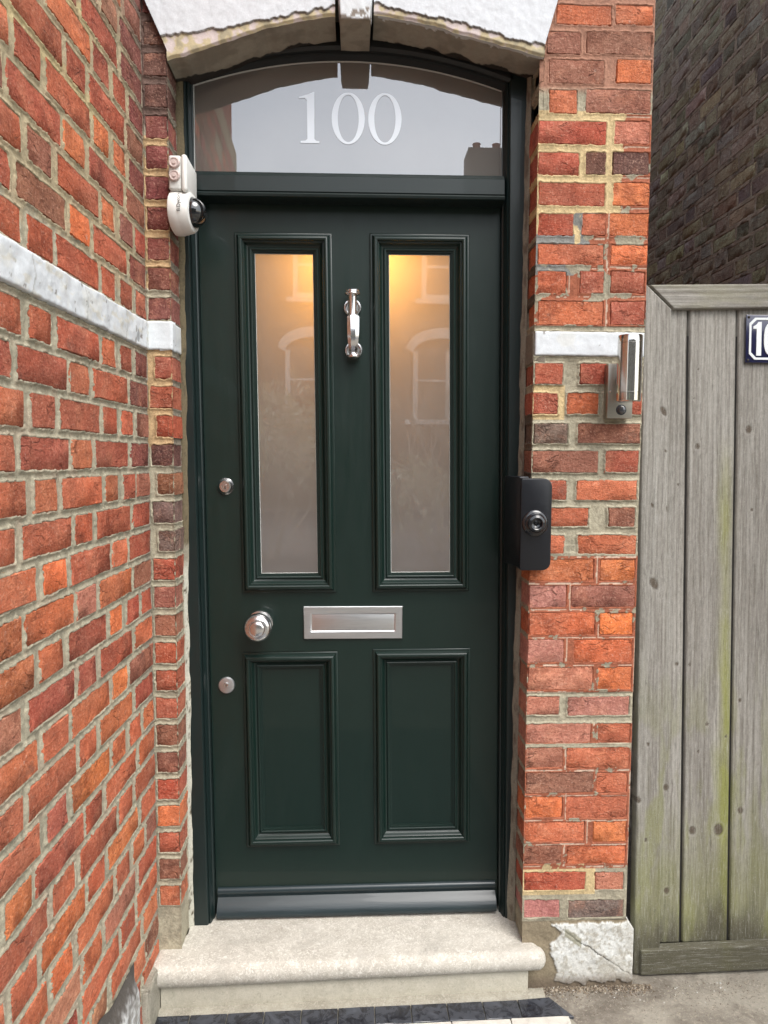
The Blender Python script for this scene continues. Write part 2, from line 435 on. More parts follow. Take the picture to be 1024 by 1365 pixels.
def mortar(name, face, u0, u1, z0, z1, res, colfn, depthfn, parent, seed=0, rag=.006, mat=None):
    nu = int((u1-u0)/res)+1; nz = int((z1-z0)/res)+1
    us = np.linspace(u0, u1, nu); zs = np.linspace(z0, z1, nz)
    U, Z = np.meshgrid(us, zs, indexing='ij')
    S = np.full(U.shape, .05)
    for r in face.rects:
        i0, i1 = np.searchsorted(us, [r[0]-.03, r[1]+.03]); j0, j1 = np.searchsorted(zs, [r[2]-.03, r[3]+.03])
        if i1 > i0 and j1 > j0: S[i0:i1, j0:j1] = np.minimum(S[i0:i1, j0:j1], box_sdf(U[i0:i1, j0:j1], Z[i0:i1, j0:j1], r))
    n1 = fbm(U*110, Z*110, seed, 3)-.5; n2 = fbm(U*28, Z*28, seed+5, 3)-.5; n3 = fbm(U*240, Z*240, seed+9, 2)-.5
    dep = depthfn(U, Z)
    S2 = S - .0022 - n1*rag*1.35 - n2*rag*.8 + .0030
    h = np.where(S2 > 0, .0012 - (dep+.0012)*sstep(0, .005, S2), .0012 + S2*2.2)
    h = np.maximum(h, -.012) + n3*.0012*(S2 > -.001) + n2*.0016*(S2 > 0)
    c = colfn(U, Z, S, n1, n2)
    dirt = sstep(.1, -.25, n2+n1*.6)[..., None]
    c = c*(1-.24*dirt)
    P = np.array(face.o)[None, None, :]+U[..., None]*np.array(face.u)+h[..., None]*np.array(face.n)
    P[..., 2] = Z
    flip = face.u.cross(Vector((0, 0, 1))).dot(face.n) < 0
    me = mesh_np(name, P.reshape(-1, 3), grid_faces(nu, nz, flip), c.reshape(-1, 3))
    return link(name, me, mat or MORT, parent)
CREAM, LIME, DARKM, REDW, PINKM = (.66, .51, .28), (.44, .40, .295), (.20, .18, .15), (.40, .135, .075), (.42, .22, .15)

# =================================================================== RIGHT PIER
XR0, XR1 = .474, .770
pr = empty('brick_pier', (.62, .1, -.13))
tag(pr, 'orange red brick pier right of the green door, with white band and black doorbell', 'brick pier')
RF = Face(0, 0, (1, 0), (0, -1))
ROWS = [
[(0.53, 0.765, 2.535, 2.59)],
[(0.512, 0.659, 2.456, 2.507), (0.666, 0.766, 2.46, 2.511)],
[(0.49, 0.58, 2.383, 2.44), (0.591, 0.766, 2.387, 2.444)],
[(0.498, 0.642, 2.312, 2.373), (0.671, 0.767, 2.316, 2.377)],
[(0.498, 0.575, 2.237, 2.298), (0.595, 0.767, 2.241, 2.302)],
[(0.473, 0.653, 2.161, 2.221), (0.672, 0.766, 2.165, 2.225)],
[(0.474, 0.584, 2.083, 2.143), (0.599, 0.653, 2.086, 2.146), (0.668, 0.769, 2.088, 2.148)],
[(0.476, 0.655, 2.007, 2.067), (0.674, 0.769, 2.01, 2.071)],
[(0.478, 0.572, 1.93, 1.989), (0.593, 0.657, 1.932, 1.991), (0.667, 0.77, 1.933, 1.993)],
[(0.477, 0.656, 1.856, 1.912), (0.671, 0.771, 1.859, 1.914)],
[(0.479, 0.558, 1.782, 1.842), (0.59, 0.658, 1.784, 1.844), (0.671, 0.767, 1.785, 1.845)],
[(0.481, 0.658, 1.702, 1.766), (0.674, 0.77, 1.704, 1.768)],
[(0.476, 0.555, 1.547, 1.604), (0.596, 0.673, 1.548, 1.605), (0.686, 0.767, 1.549, 1.606)],
[(0.474, 0.543, 1.468, 1.527), (0.564, 0.653, 1.469, 1.528), (0.665, 0.768, 1.469, 1.529)],
[(0.476, 0.572, 1.391, 1.446), (0.596, 0.767, 1.392, 1.447)],
[(0.475, 0.655, 1.313, 1.375), (0.673, 0.765, 1.314, 1.376)],
[(0.477, 0.571, 1.24, 1.295), (0.596, 0.764, 1.241, 1.295)],
[(0.478, 0.634, 1.168, 1.222), (0.684, 0.762, 1.168, 1.223)],
[(0.473, 0.568, 1.095, 1.147), (0.604, 0.766, 1.094, 1.148)],
[(0.473, 0.652, 1.021, 1.082), (0.666, 0.765, 1.021, 1.082)],
[(0.473, 0.579, 0.949, 1.011), (0.589, 0.767, 0.949, 1.01)],
[(0.473, 0.66, 0.872, 0.937), (0.668, 0.765, 0.872, 0.936)],
[(0.473, 0.574, 0.796, 0.862), (0.601, 0.764, 0.795, 0.861)],
[(0.473, 0.658, 0.72, 0.785), (0.669, 0.764, 0.719, 0.784)],
[(0.474, 0.566, 0.649, 0.704), (0.586, 0.763, 0.647, 0.702)],
[(0.475, 0.656, 0.57, 0.627), (0.671, 0.766, 0.568, 0.626)],
[(0.475, 0.579, 0.5, 0.56), (0.587, 0.765, 0.498, 0.558)],
[(0.476, 0.666, 0.427, 0.489), (0.672, 0.762, 0.425, 0.487)],
[(0.475, 0.582, 0.357, 0.421), (0.59, 0.763, 0.354, 0.419)],
[(0.476, 0.645, 0.287, 0.347), (0.666, 0.764, 0.284, 0.345)],
[(0.476, 0.581, 0.224, 0.279), (0.595, 0.763, 0.221, 0.276)],
[(0.477, 0.653, 0.147, 0.202), (0.676, 0.762, 0.144, 0.199)],
[(0.479, 0.581, 0.067, 0.122), (0.603, 0.763, 0.063, 0.118)]]
COLS = ['o', 'oo', 'bb', 'bO', 'ob', 'rp', 'rdd', 'rO', 'roO', 'oO', 'orr', 'or', 'rrr', 'rOr', 'gb', 'br', 'ro', 'ob', 'oo', 'OO', 'kb',
        'oO', 'ko', 'pO', 'pk', 'po', 'po', 'bo', 'Oo', 'oO', 'bo', 'rp', 'kg']
for row, cc in zip(ROWS, COLS):
    for (a, b, c, d), k in zip(row, cc):
        place_brick(RF, a, b, c, d, .10, jit(PAL[k], .07), pr, proud=rnd.uniform(-.0008, .0012))
for k in range(3):       # above the frame edge, plain courses continue
    z = 2.61+.075*k
    for a, b in (((.53, .66), (.672, .767)) if k % 2 else ((.53, .60), (.615, .767))):
        place_brick(RF, a, b, z, z+.06, .10, jit(PAL['o']), pr)
RF.rects.append((.470, .775, 1.621, 1.687))      # white band
def colR(U, Z, S, n1, n2):
    c = np.zeros(U.shape+(3,)); c[:] = LIME
    c = lerp(c, PINKM, sstep(2.28, 2.31, Z))
    cr = (Z > 1.99) & (Z < 2.245) & (U < .70+n2*.05) | (Z > 1.90) & (Z <= 1.99) & (U < .595) | (Z > 1.455) & (Z < 1.545) & (U < .56) | (Z > .135) & (Z < .225) & (U < .678)
    c = lerp(c, CREAM, cr*1.0)
    redz = ((Z > 1.70) & (Z < 2.24) & ~cr & ((U > .60) | (Z < 1.92)) & (n2 > -.12)) | (Z < 1.09) & (Z > .21) & ~((Z > .625) & (Z < .712)) & ~((Z > .555) & (Z < .57)) & (n2+n1*.5 > -.22)
    c = lerp(c, REDW, redz*1.0)
    # thin pale tuck lines in the reddened joints
    line = np.zeros(U.shape, bool)
    for r in RF.rects:
        for e in (r[2]-.0065,): line |= (np.abs(Z-e-n2*.004) < .0017) & (U > r[0]) & (U < r[1]) & (n2 > -.07)
        line |= (np.abs(U-r[1]-.007-n2*.004) < .0017) & (Z > r[2]-.006) & (Z < r[3]+.006) & (n2 > -.1)
    c = lerp(c, (.66, .52, .40), (line & redz)*.9)
    grey = (Z > 1.83) & (Z < 1.935) & (U < .575) & (n2 > -.15) | (Z > 1.87) & (Z < 1.99) & (np.abs(U-.605-n2*.1) < .016)
    c = lerp(c, (.26, .26, .24), grey*1.0)
    return c
def depR(U, Z):
    d = np.full(U.shape, .0030)
    d = np.where((Z < 1.10) & ~((Z > .625) & (Z < .712)), .0004, d)
    d = np.where((Z > 1.12) & (Z < 1.61), .0045, d)
    d = np.where((Z > 1.70), .0012, d)
    return d
mortar('mortar', RF, XR0, XR1, .058, 2.85, .0025, colR, depR, pr, 3, rag=.0045)
# reveal side of the right pier (faces -X)
RS = Face(XR0, 0, (0, 1), (-1, 0))
for row in ROWS:
    a, b, c, d = row[0]
    RS.rects.append((-.01, .115 if (b-a) < .13 else .095, c, d))
mortar('reveal_mortar', RS, .0, .13, -.01, 2.85, .003, lambda U, Z, S, a, b: lerp(lerp(np.zeros(U.shape+(3,))+LIME, CREAM, ((Z > 1.95) & (Z < 2.25))*1.0), (.10, .07, .055), ((Z > 1.25) & (Z < 1.47) | (Z > 1.75) & (Z < 1.92))*.8), lambda U, Z: np.full(U.shape, .002), pr, 5)
link('pier_core', boxmesh('pier_core', XR0+.012, XR1-.002, .012, .34, -.12, 2.85), MASS, pr)
# white painted stone band
def vgrid_slab(name, face, u0, u1, z0, z1, proud, res, colfn, parent, mat, seed, wob=.0015, back=.03):
    nu = max(3, int((u1-u0)/res)+1); nz = max(3, int((z1-z0)/res)+1)
    us = np.linspace(u0, u1, nu); zs = np.linspace(z0, z1, nz); U, Z = np.meshgrid(us, zs, indexing='ij')
    ed = np.minimum(np.minimum(U-u0, u1-U), np.minimum(Z-z0, z1-Z))
    h = proud+wob*(fbm(U*30, Z*30, seed, 4)-.5)*2 - .004*(1-sstep(0, .005, ed))
    h[0, :] = h[-1, :] = -back; h[:, 0] = h[:, -1] = -back
    Z2 = Z+(fbm(U*50, Z*0+seed, seed+3, 3)-.5)*.004*(1-sstep(0, .012, np.minimum(Z-z0, z1-Z)))
    P = np.array(face.o)+U[..., None]*np.array(face.u)+h[..., None]*np.array(face.n); P[..., 2] = Z2
    flip = face.u.cross(Vector((0, 0, 1))).dot(face.n) < 0
    return link(name, mesh_np(name, P.reshape(-1, 3), grid_faces(nu, nz, flip), colfn(U, Z).reshape(-1, 3)), mat, parent)
def white_col(seed, worn=.0):
    def fn(U, Z):
        n = fbm(U*60, Z*60, seed, 4); c = np.zeros(U.shape+(3,)); c[:] = (.64, .675, .70)
        c = lerp(c, (.64, .66, .65), sstep(.54, .68, fbm(U*18, Z*18, seed+4, 4)))
        c = lerp(c, (.20, .18, .16), sstep(.78-worn, .82-worn, n)*.8)
        return c
    return fn
link_o = vgrid_slab('white_band', RF, .474, .771, 1.620, 1.688, .0035, .003, white_col(21), pr, STONE, 2)
vgrid_slab('white_band', RS, .0, .10, 1.600, 1.69, .002, .004, lambda U, Z: np.zeros(U.shape+(3,))+(.24, .21, .165), pr, RENDER, 4)

# render at the foot of the right pier
def foot(U, Z):
    n = fbm(U*40, Z*40, 77, 4)-.5; n2 = fbm(U*140, Z*140, 79, 3)-.5
    edge = .562+.012*np.sin(Z*60)+n*.03
    c = np.zeros(U.shape+(3,)); c[:] = (.26, .215, .145)
    c = lerp(c, (.30, .25, .17), sstep(.0, .3, n))
    wh = ((U > edge) & (Z < .056+n*.02) & (Z > -.118+n*.03))
    c = lerp(c, (.70, .71, .68), wh*1.0)
    c = lerp(c, (.40, .37, .30), wh*np.clip(sstep(.05, .22, n2)*.7+sstep(.02, .2, n)*.35+sstep(-.02, -.10, Z)*.35, 0, .8))
    crack = np.abs((Z-.02)-(-(U-.61)*.72)-n*.016) < .0013
    c = lerp(c, (.08, .07, .06), (crack & (U > .60) & (U < .72))*1.0)
    patch = (U > .593) & (U < .640) & (Z < .038-(U-.6)*.65+n*.02) & (Z > .018-(U-.593)*.75)
    c = lerp(c, (.32, .31, .23), (patch & wh)*.9)
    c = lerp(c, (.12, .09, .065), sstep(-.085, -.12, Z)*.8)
    return c, wh, crack
nu, nz = 120, 80
us = np.linspace(.474, .792, nu); zs = np.linspace(-.15, .062, nz); U, Z = np.meshgrid(us, zs, indexing='ij')
c, wh, crack = foot(U, Z)
edge_r = .790-.020*sstep(.03, .062, Z)+(fbm(Z*40, Z*0, 5, 3)-.5)*.006
U2 = np.minimum(U, edge_r)
h = .004+.006*(fbm(U*25, Z*25, 31, 4)-.5)+wh*.004+.002*(fbm(U*120, Z*120, 33, 3)-.5)-crack*.003+.006*sstep(-.09, -.14, Z)
P = np.stack([U2, -h-.002, Z], -1)
P[-1, :, 1] = .2
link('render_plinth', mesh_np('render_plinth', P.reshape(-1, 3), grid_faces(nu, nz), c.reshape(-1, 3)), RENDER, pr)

# =================================================================== LEFT PIER + LEFT WALL
XL = -.531; XLF = -.469; ZL = 2.2928; ANG = .0309
pl = empty('brick_pier', (-.5, .05, -.13))
tag(pl, 'narrow dark red brick pier left of the green door, under the dome camera', 'brick pier')
LF = Face(0, 0, (1, 0), (0, -1))
lc = {}
for k in range(-9, 29):
    z1 = ZL-.075*k-.008; z0 = z1-.059
    if k == 8: continue
    if k < 1: col = rnd.choice('dmmd')
    elif k < 8: col = rnd.choice('mmrm')
    elif k < 12: col = 'r'
    elif k < 16: col = rnd.choice('gdmb')
    else: col = rnd.choice('rmbporb')
    if k == 28: col = 'o'
    u0 = XL+.018 if k in (9, 11, 13, 15) else XL+.003
    place_brick(LF, u0, XLF-.0005, z0, z1, .10, jit(PAL[col]), pl, proud=rnd.uniform(-.001, .001))
LF.rects.append((XL-.01, XLF+.01, 1.626, 1.699))
def colL(U, Z, S, n1, n2):
    c = np.zeros(U.shape+(3,)); c[:] = LIME
    cr = (Z > 1.375) & (Z < 1.63) | (Z > 1.78) & (Z < 2.16) & (n2 > -.2)
    c = lerp(c, (.58, .40, .22), cr*1.0)
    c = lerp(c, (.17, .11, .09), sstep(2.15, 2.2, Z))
    return c
mortar('mortar', LF, XL-.01, XLF, -.02, 2.95, .0025, colL, lambda U, Z: np.where(Z < .15, .002, .0026), pl, 11, rag=.006)
LS = Face(XLF, 0, (0, 1), (1, 0))
for (a, b, c_, d) in LF.rects: LS.rects.append((-.01, .10+rnd.uniform(-.02, .01), c_, d))
mortar('reveal_mortar', LS, .0, .12, .0, 2.95, .003, lambda U, Z, S, a, b: lerp(np.zeros(U.shape+(3,))+(.30, .26, .20), LIME, (Z < 1.3)*1.0), lambda U, Z: np.full(U.shape, .002), pl, 13)
link('pier_core', boxmesh('pier_core', XL-.2, XLF-.012, .012, .3, -.13, 2.95), MASS, pl)
vgrid_slab('white_band', LF, XL-.004, XLF+.003, 1.624, 1.701, .004, .0025, white_col(31), pl, STONE, 6)
vgrid_slab('white_band', LS, -.003, .098, 1.624, 1.700, .003, .003, white_col(32), pl, STONE, 7)

def brick_stuff(name, face, u0, u1, z0, z1, D, parent, zoff, colr, skip=None):
    V = []; F = []; C = []; NEW = []; row = 0; z = zoff
    while z+.06 < z1:
        if z >= z0:
            u = u0-(0 if row % 2 else .11); t = row % 2
            while u < u1:
                L = .2 if t else .095; t = 1-t
                a, b = max(u, u0)+.0, min(u+L, u1)
                if b-a > .02 and not (skip and skip(a, b, z)):
                    n0 = len(V); ch = colr(); NEW.append((a, b, z, z+.06))
                    for (uu, zz, hh) in ((a, z, 0), (b, z, 0), (b, z+.06, 0), (a, z+.06, 0), (a-.002, z-.002, -.012), (b+.002, z-.002, -.012), (b+.002, z+.062, -.012), (a-.002, z+.062, -.012)):
                        V.append(face.pt(uu, zz, hh+rnd.uniform(-.0012, .0012))); C.append(ch[:3])
                    F += [(n0, n0+1, n0+2, n0+3), (n0, n0+4, n0+5, n0+1), (n0+1, n0+5, n0+6, n0+2), (n0+2, n0+6, n0+7, n0+3), (n0+3, n0+7, n0+4, n0)]
                u += L+.02
        z += .075; row += 1
    face.rects += NEW
    me = bpy.data.meshes.new(name); me.from_pydata(V, [], F)
    a = me.color_attributes.new('Col', 'FLOAT_COLOR', 'POINT'); a.data.foreach_set('color', np.hstack([np.array(C, np.float32), np.ones((len(C), 1), np.float32)]).ravel())
    bm = bmesh.new(); bm.from_mesh(me); bmesh.ops.recalc_face_normals(bm, faces=bm.faces); bm.to_mesh(me); bm.free()
    return tag(link(name, me, RENDER, parent), kind='stuff')
wl = empty('brick_wall', (-.55, -.65, -.13))
tag(wl, 'long red brick wall running towards the viewer at left, crossed by a white painted band', 'brick wall')
ux, uy = -math.sin(ANG), -math.cos(ANG)
WF = Face(XL, 0, (ux, uy), (-uy, ux))       # normal points to +X
patP = [(.004, .137), (.157, .357), (.380, .468), (.485, .674), (.695, .783), (.803, 1.0)]
patQ = [(.004, .094), (.115, .197), (.226, .307), (.328, .520), (.545, .631), (.655, .850)]
patR = [(.004, .163), (.183, .272), (.291, .491), (.510, .609), (.631, .825)]
for k in range(-7, 32):
    if k == 8: continue
    z1 = ZL-.075*k-.0075; z0 = z1-.0605
    pat = patP if k % 2 == 0 else (patR if k in (15, 19, 23, 27) or k < 0 else patQ)
    sh = 0 if 9 <= k <= 15 else rnd.uniform(-.018, .018)
    bl = list(pat)
    u = bl[-1][1]
    for (a, b) in bl:
        a2 = a+(sh if a > .01 else 0)+rnd.uniform(-.003, .003)*(a > .01); b2 = b+sh+rnd.uniform(-.003, .003)
        if z0 < .17-.03*(a2 > .3) and a2 < .55 and k > 27: pass
        low = sstep(1.5, .6, z0); 
        if k < 1: ch = rnd.choice('oobrrbo' if a2 > .12 else 'bmbg')
        elif k < 8: ch = rnd.choice('oorbrrbO' if a2 > .12 else 'bmrg')
        elif k < 14: ch = rnd.choice('oroorr' if a2 > .1 else 'mbrb')
        else: ch = rnd.choice('oOoroOopOor' if a2 > .1 else 'obro')
        place_brick(WF, a2, b2, z0+rnd.uniform(-.001, .001), z1, .10, jit(PAL[ch], .09), wl, proud=rnd.uniform(-.001, .0018))
WF.rects.append((-.01, 1.51, 1.622, 1.697))
def hitW(a, b, z): return any(r[0]-.012 < b and a < r[1]+.012 and r[2]-.02 < z+.03 < r[3]+.02 for r in expW)
expW = list(WF.rects)
brick_stuff('bricks', WF, .80, 1.50, .1, 2.8, .01, wl, ZL-.075*29+.008, lambda: jit(PAL[rnd.choice('orbro')]), skip=hitW)
def colW(U, Z, S, n1, n2):
    c = np.zeros(U.shape+(3,)); c[:] = (.46, .42, .31)
    cr = sstep(1.72, 1.80, Z+n2*.15)
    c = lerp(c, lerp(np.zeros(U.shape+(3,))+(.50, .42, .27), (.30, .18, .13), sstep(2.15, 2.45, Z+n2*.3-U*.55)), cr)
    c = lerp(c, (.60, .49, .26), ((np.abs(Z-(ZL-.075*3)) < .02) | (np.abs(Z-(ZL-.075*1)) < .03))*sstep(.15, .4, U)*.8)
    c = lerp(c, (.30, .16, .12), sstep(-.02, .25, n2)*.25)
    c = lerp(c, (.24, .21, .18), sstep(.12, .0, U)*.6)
    return c
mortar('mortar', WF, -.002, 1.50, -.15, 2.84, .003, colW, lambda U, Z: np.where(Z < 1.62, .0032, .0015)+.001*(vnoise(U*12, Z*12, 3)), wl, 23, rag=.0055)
# the wall's end beyond the frame, in one piece of brickwork
bm = bmesh.new(); 
wc = [WF.pt(-.01, 0, -.008), WF.pt(1.50, 0, -.008), WF.pt(1.50, 0, -.23), WF.pt(-.01, 0, -.23)]
for a in (-.13, 2.84): pass
lo = [bm.verts.new((x, y, -.13)) for x, y, _ in wc]; hi = [bm.verts.new((x, y, 2.84)) for x, y, _ in wc]
bm.faces.new(lo); bm.faces.new(hi[::-1])
for i in range(4): bm.faces.new((lo[i], lo[(i+1) % 4], hi[(i+1) % 4], hi[i]))
link('wall_core', bm_mesh('wall_core', bm, smooth=False), MASS, wl)
def wcolw(U, Z):
    c = white_col(41, .06)(U, Z)
    c = lerp(c, (.60, .58, .50), sstep(.62, .70, fbm(U*25, Z*60, 8, 3))*.7)
    for s in (.02, .165, .395, .62, .86): c = lerp(c, (.45, .46, .45), (np.abs(U-s-.004*np.sin(Z*90)) < .0016)*1.0)
    c = lerp(c, (.22, .24, .25), (np.hypot((U-.085)*1, (Z-1.648)*.6) < .009)*.7)
    return c
vgrid_slab('white_band', WF, .0, 1.50, 1.6225, 1.698, .006, .003, wcolw, wl, STONE, 9, wob=.003)

# lumpy painted plinth at the foot of the left wall, and the cement haunch against the step
nu, nz = 90, 60
us = np.linspace(.20, .95, nu); zs = np.linspace(-.14, .15, nz); U, Z = np.meshgrid(us, zs, indexing='ij')
top = .115+.03*(fbm(U*14, U*0, 3, 3)-.5)+.05*sstep(.25, .6, U)
t = np.clip((Z+.14)/.29, 0, 1); Zt = -.14+t*(top+.14)
hh = (.026+.014*(fbm(U*10, Zt*10, 5, 3)-.5))*(1-sstep(.80, 1.0, t))*sstep(.20, .24, U)+.002*(fbm(U*60, Zt*60, 6, 3)-.5)+.001
P = np.array(WF.o)+U[..., None]*np.array(WF.u)+hh[..., None]*np.array(WF.n); P[..., 2] = Zt
n = fbm(U*150, Zt*150, 61, 4)*.5+fbm(U*22, Zt*22, 66, 3)*.5
c = lerp(np.zeros(U.shape+(3,))+(.66, .67, .66), (.24, .22, .19), sstep(.54, .64, n)*.8)
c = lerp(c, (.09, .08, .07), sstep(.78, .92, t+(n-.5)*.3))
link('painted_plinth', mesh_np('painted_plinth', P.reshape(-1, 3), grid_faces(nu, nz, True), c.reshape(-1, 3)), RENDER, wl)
nu, nz = 30, 40
bm = bmesh.new()
box(bm, -.575, -.513, -.150, .01, -.14, -.002, .008, 3)
bmesh.ops.subdivide_edges(bm, edges=bm.edges, cuts=2, use_grid_fill=True)
for v in bm.verts: v.co += Vector((rnd.uniform(-1, 1), rnd.uniform(-1, 1), rnd.uniform(-1, 1)))*.0018
hb = link('cement_haunch', bm_mesh('cement_haunch', bm, 60), CEMENT, pl)

# =================================================================== ARCH OVER THE DOOR
ar = empty('door_arch', (0, .03, 2.4))
tag(ar, 'white painted segmental stone arch with keystone over the door, its underside bare and flaking', 'stone arch')
FX = np.array([-.468, -.396, -.322, -.229, -.136, -.056, .051, .164, .278, .393, .482]); FZ = np.array([2.334, 2.357, 2.383, 2.416, 2.438, 2.453, 2.460, 2.445, 2.418, 2.391, 2.370])
WX = np.array([-.473, -.321, -.136, -.055, .051, .24, .393, .483]); WZ = np.array([2.389, 2.415, 2.454, 2.474, 2.483, 2.448, 2.412, 2.393])
def arch_piece(name, x0, x1, seed, left=None, right=None):
    # profile runs from the top of the face down to the arris, then back along the soffit
    nx = int((x1-x0)/.003)+1; xs = np.linspace(x0, x1, nx)
    fz = np.interp(xs, FX, FZ)+(fbm(xs*40, xs*0, seed, 3)-.5)*.005; wz = np.interp(xs, WX, WZ)+(fbm(xs*70, xs*0, seed+2, 4)-.5)*.012
    top = 2.80
    nf, ns = 150, 46
    P = np.zeros((nx, nf+ns, 3)); C = np.zeros((nx, nf+ns, 3))
    for i, x in enumerate(xs):
        tz = np.linspace(0, 1, nf)**1.35; z = fz[i]+(top-fz[i])*tz[::-1]
        n = fbm(np.full(nf, x*55), z*55, seed+5, 3)-.5
        white = z > wz[i]+n*.012
        y = np.where(white, -.0165, -.0125)+n*.002
        r = sstep(.008, 0, z-fz[i]); y = y+r*.005
        P[i, :nf, 0] = x; P[i, :nf, 1] = y; P[i, :nf, 2] = z
        c = lerp(np.zeros((nf, 3))+(.53, .45, .28), (.60, .52, .50), sstep(.0, .16, n)); c = lerp(c, (.30, .27, .20), sstep(.05, .2, -n)*.6)
        c = lerp(c, (.63, .66, .69), white*1.0)
        brk = sstep(.0035, .0005, np.abs(z-wz[i]-n*.012))
        c = lerp(c, (.16, .14, .12), brk*.9)
        if name == 'arch_stone':
            jl = np.abs(((x-.18*(z-2.45)*(1 if x > 0 else -1))*(1/.118)) % 1 - .5) > .49
            c = lerp(c, (.52, .55, .57), (jl & white)*.45)
        C[i, :nf] = c
        ty = np.linspace(0, 1, ns+1)[1:]; ys = -.012+ty*.138
        m = fbm(np.full(ns, x*26), ys*26, seed+8, 4)-.5
        P[i, nf:, 0] = x; P[i, nf:, 1] = ys; P[i, nf:, 2] = fz[i]+.002*m+.004*sstep(.7, 1, ty)
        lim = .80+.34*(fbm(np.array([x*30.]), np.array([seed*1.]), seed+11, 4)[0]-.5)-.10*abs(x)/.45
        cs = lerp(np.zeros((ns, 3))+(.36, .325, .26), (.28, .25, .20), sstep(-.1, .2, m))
        cs = lerp(cs, (.035, .030, .025), sstep(lim-.02, lim+.01, ty))  # rear of the soffit blackened, recess shadow painted into the stone colour
        cs = lerp(cs, (.62, .63, .62), ((ty < .09+.5*max(0, fbm(np.array([x*60.]), np.array([3.]), seed+20, 3)[0]-.58)) & (x > .06))*1.0)
        C[i, nf:] = cs
    if left is not None: P[..., 0] = np.maximum(P[..., 0], left(P[..., 2]))
    if right is not None: P[..., 0] = np.minimum(P[..., 0], right(P[..., 2]))
    V = P.reshape(-1, 3); nv = nf+ns
    return mesh_np(name, V, grid_faces(nx, nv, False), C.reshape(-1, 3))
lft = lambda z: -.466-.045*np.clip((z-2.36)/.10, 0, 4)
rgt = lambda z: .483+.028*np.clip((z-2.40)/.10, 0, 4)
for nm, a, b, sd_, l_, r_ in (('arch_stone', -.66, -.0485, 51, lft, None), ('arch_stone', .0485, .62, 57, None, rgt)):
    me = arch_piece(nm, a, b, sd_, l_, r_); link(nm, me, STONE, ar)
# keystone
def keystone():
    nx, nf, ns = 34, 60, 40; P = np.zeros((nx, nf+ns+1, 3)); C = np.zeros((nx, nf+ns+1, 3))
    for i in range(nx):
        s = i/(nx-1)
        z = np.linspace(2.80, 2.436, nf); x = -.038+.080*s+(s-.5)*.12*(z-2.436)
        n = fbm(x*60, z*60, 91, 4)-.5
        edge = min(s, 1-s); y = -.034+.004*(edge < .04)+n*.003
        P[i, :nf] = np.stack([x, np.broadcast_to(y, x.shape), z], 1)
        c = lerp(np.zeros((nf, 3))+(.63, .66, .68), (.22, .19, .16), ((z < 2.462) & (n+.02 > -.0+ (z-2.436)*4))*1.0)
        C[i, :nf] = c
        ys = np.linspace(-.032, .105, ns+1); xx = -.038+.080*s
        m = fbm(np.full(ns+1, xx*30), ys*30, 93, 3)-.5
        P[i, nf:] = np.stack([np.full(ns+1, xx), ys, 2.434+m*.002], 1)
        C[i, nf:] = lerp(np.zeros((ns+1, 3))+(.36, .325, .26), (.28, .25, .20), sstep(-.1, .2, m))
    P[0, :nf, 1] = .0; P[-1, :nf, 1] = .0; P[0, nf:, 2] = 2.47; P[-1, nf:, 2] = 2.47
    return mesh_np('keystone', P.reshape(-1, 3), grid_faces(nx, nf+ns+1), C.reshape(-1, 3), sharp=50)
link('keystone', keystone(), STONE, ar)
link('arch_backing', boxmesh('arch_backing', -.47, .478, -.004, .095, 2.50, 2.80), MASS, ar)

# =================================================================== DOOR FRAME + FANLIGHT
fr = empty('door_frame', (0, .15, 0))
tag(fr, 'dark green timber door frame with a curved fanlight showing the number 100', 'door frame')
YF = .100
def jamb(name, xi, sgn):
    # profile in plan: inner edge xi, outwards sgn; extruded along z with lean on the inner edge
    pr_ = [(0, .20), (0, YF+.030), (.003, YF+.028), (.006, YF+.012), (.009, YF+.006), (.012, YF+.008), (.014, YF+.002), (.016, YF), (.10, YF), (.10, .20)]
    V = []; F = []; zs_ = [-.004, 1.0, 2.05, 2.60]
    for z in zs_:
        for d, y in pr_:
            x, _, z2 = lean_v(xi, 0, z); V.append((x+sgn*d, y, z2))
    n_ = len(pr_)
    for k in range(len(zs_)-1):
        for j in range(n_):
            j2 = (j+1) % n_; F.append((k*n_+j, k*n_+j2, (k+1)*n_+j2, (k+1)*n_+j))
    F.append(tuple(range(n_))); F.append(tuple(range(3*n_, 4*n_))[::-1])
    bm = bmesh.new(); vs = [bm.verts.new(v) for v in V]
    for q in F: bm.faces.new([vs[i] for i in q])
    return bm_mesh(name, bm, 40)
LXI, LXR = -.418, .4225
link('jamb', jamb('jamb', LXI, -1), PAINT2, fr); link('jamb', jamb('jamb', LXR, 1), PAINT2, fr)
# transom with lips
def transom():
    pf = [(2.049, .17), (2.049, YF+.004), (2.052, YF-.004), (2.058, YF-.006), (2.062, YF-.003), (2.064, YF+.003), (2.067, YF), (2.106, YF), (2.109, YF+.003), (2.111, YF+.004), (2.119, YF+.010), (2.121, YF+.022), (2.123, .17)]
    bm = bmesh.new(); A = []; B = []
    for z, y in pf:
        A.append(bm.verts.new(lean_v(LXI, y, z))); B.append(bm.verts.new(lean_v(LXR, y, z)))
    n_ = len(pf)
    for j in range(n_): bm.faces.new((A[j], A[(j+1) % n_], B[(j+1) % n_], B[j]))
    bm.faces.new(A); bm.faces.new(B[::-1])
    return bm_mesh('transom', bm, 30)
link('transom', transom(), PAINT2, fr)
def arcz(x, off=0): return 2.421+off-.40*(x+.005)**2
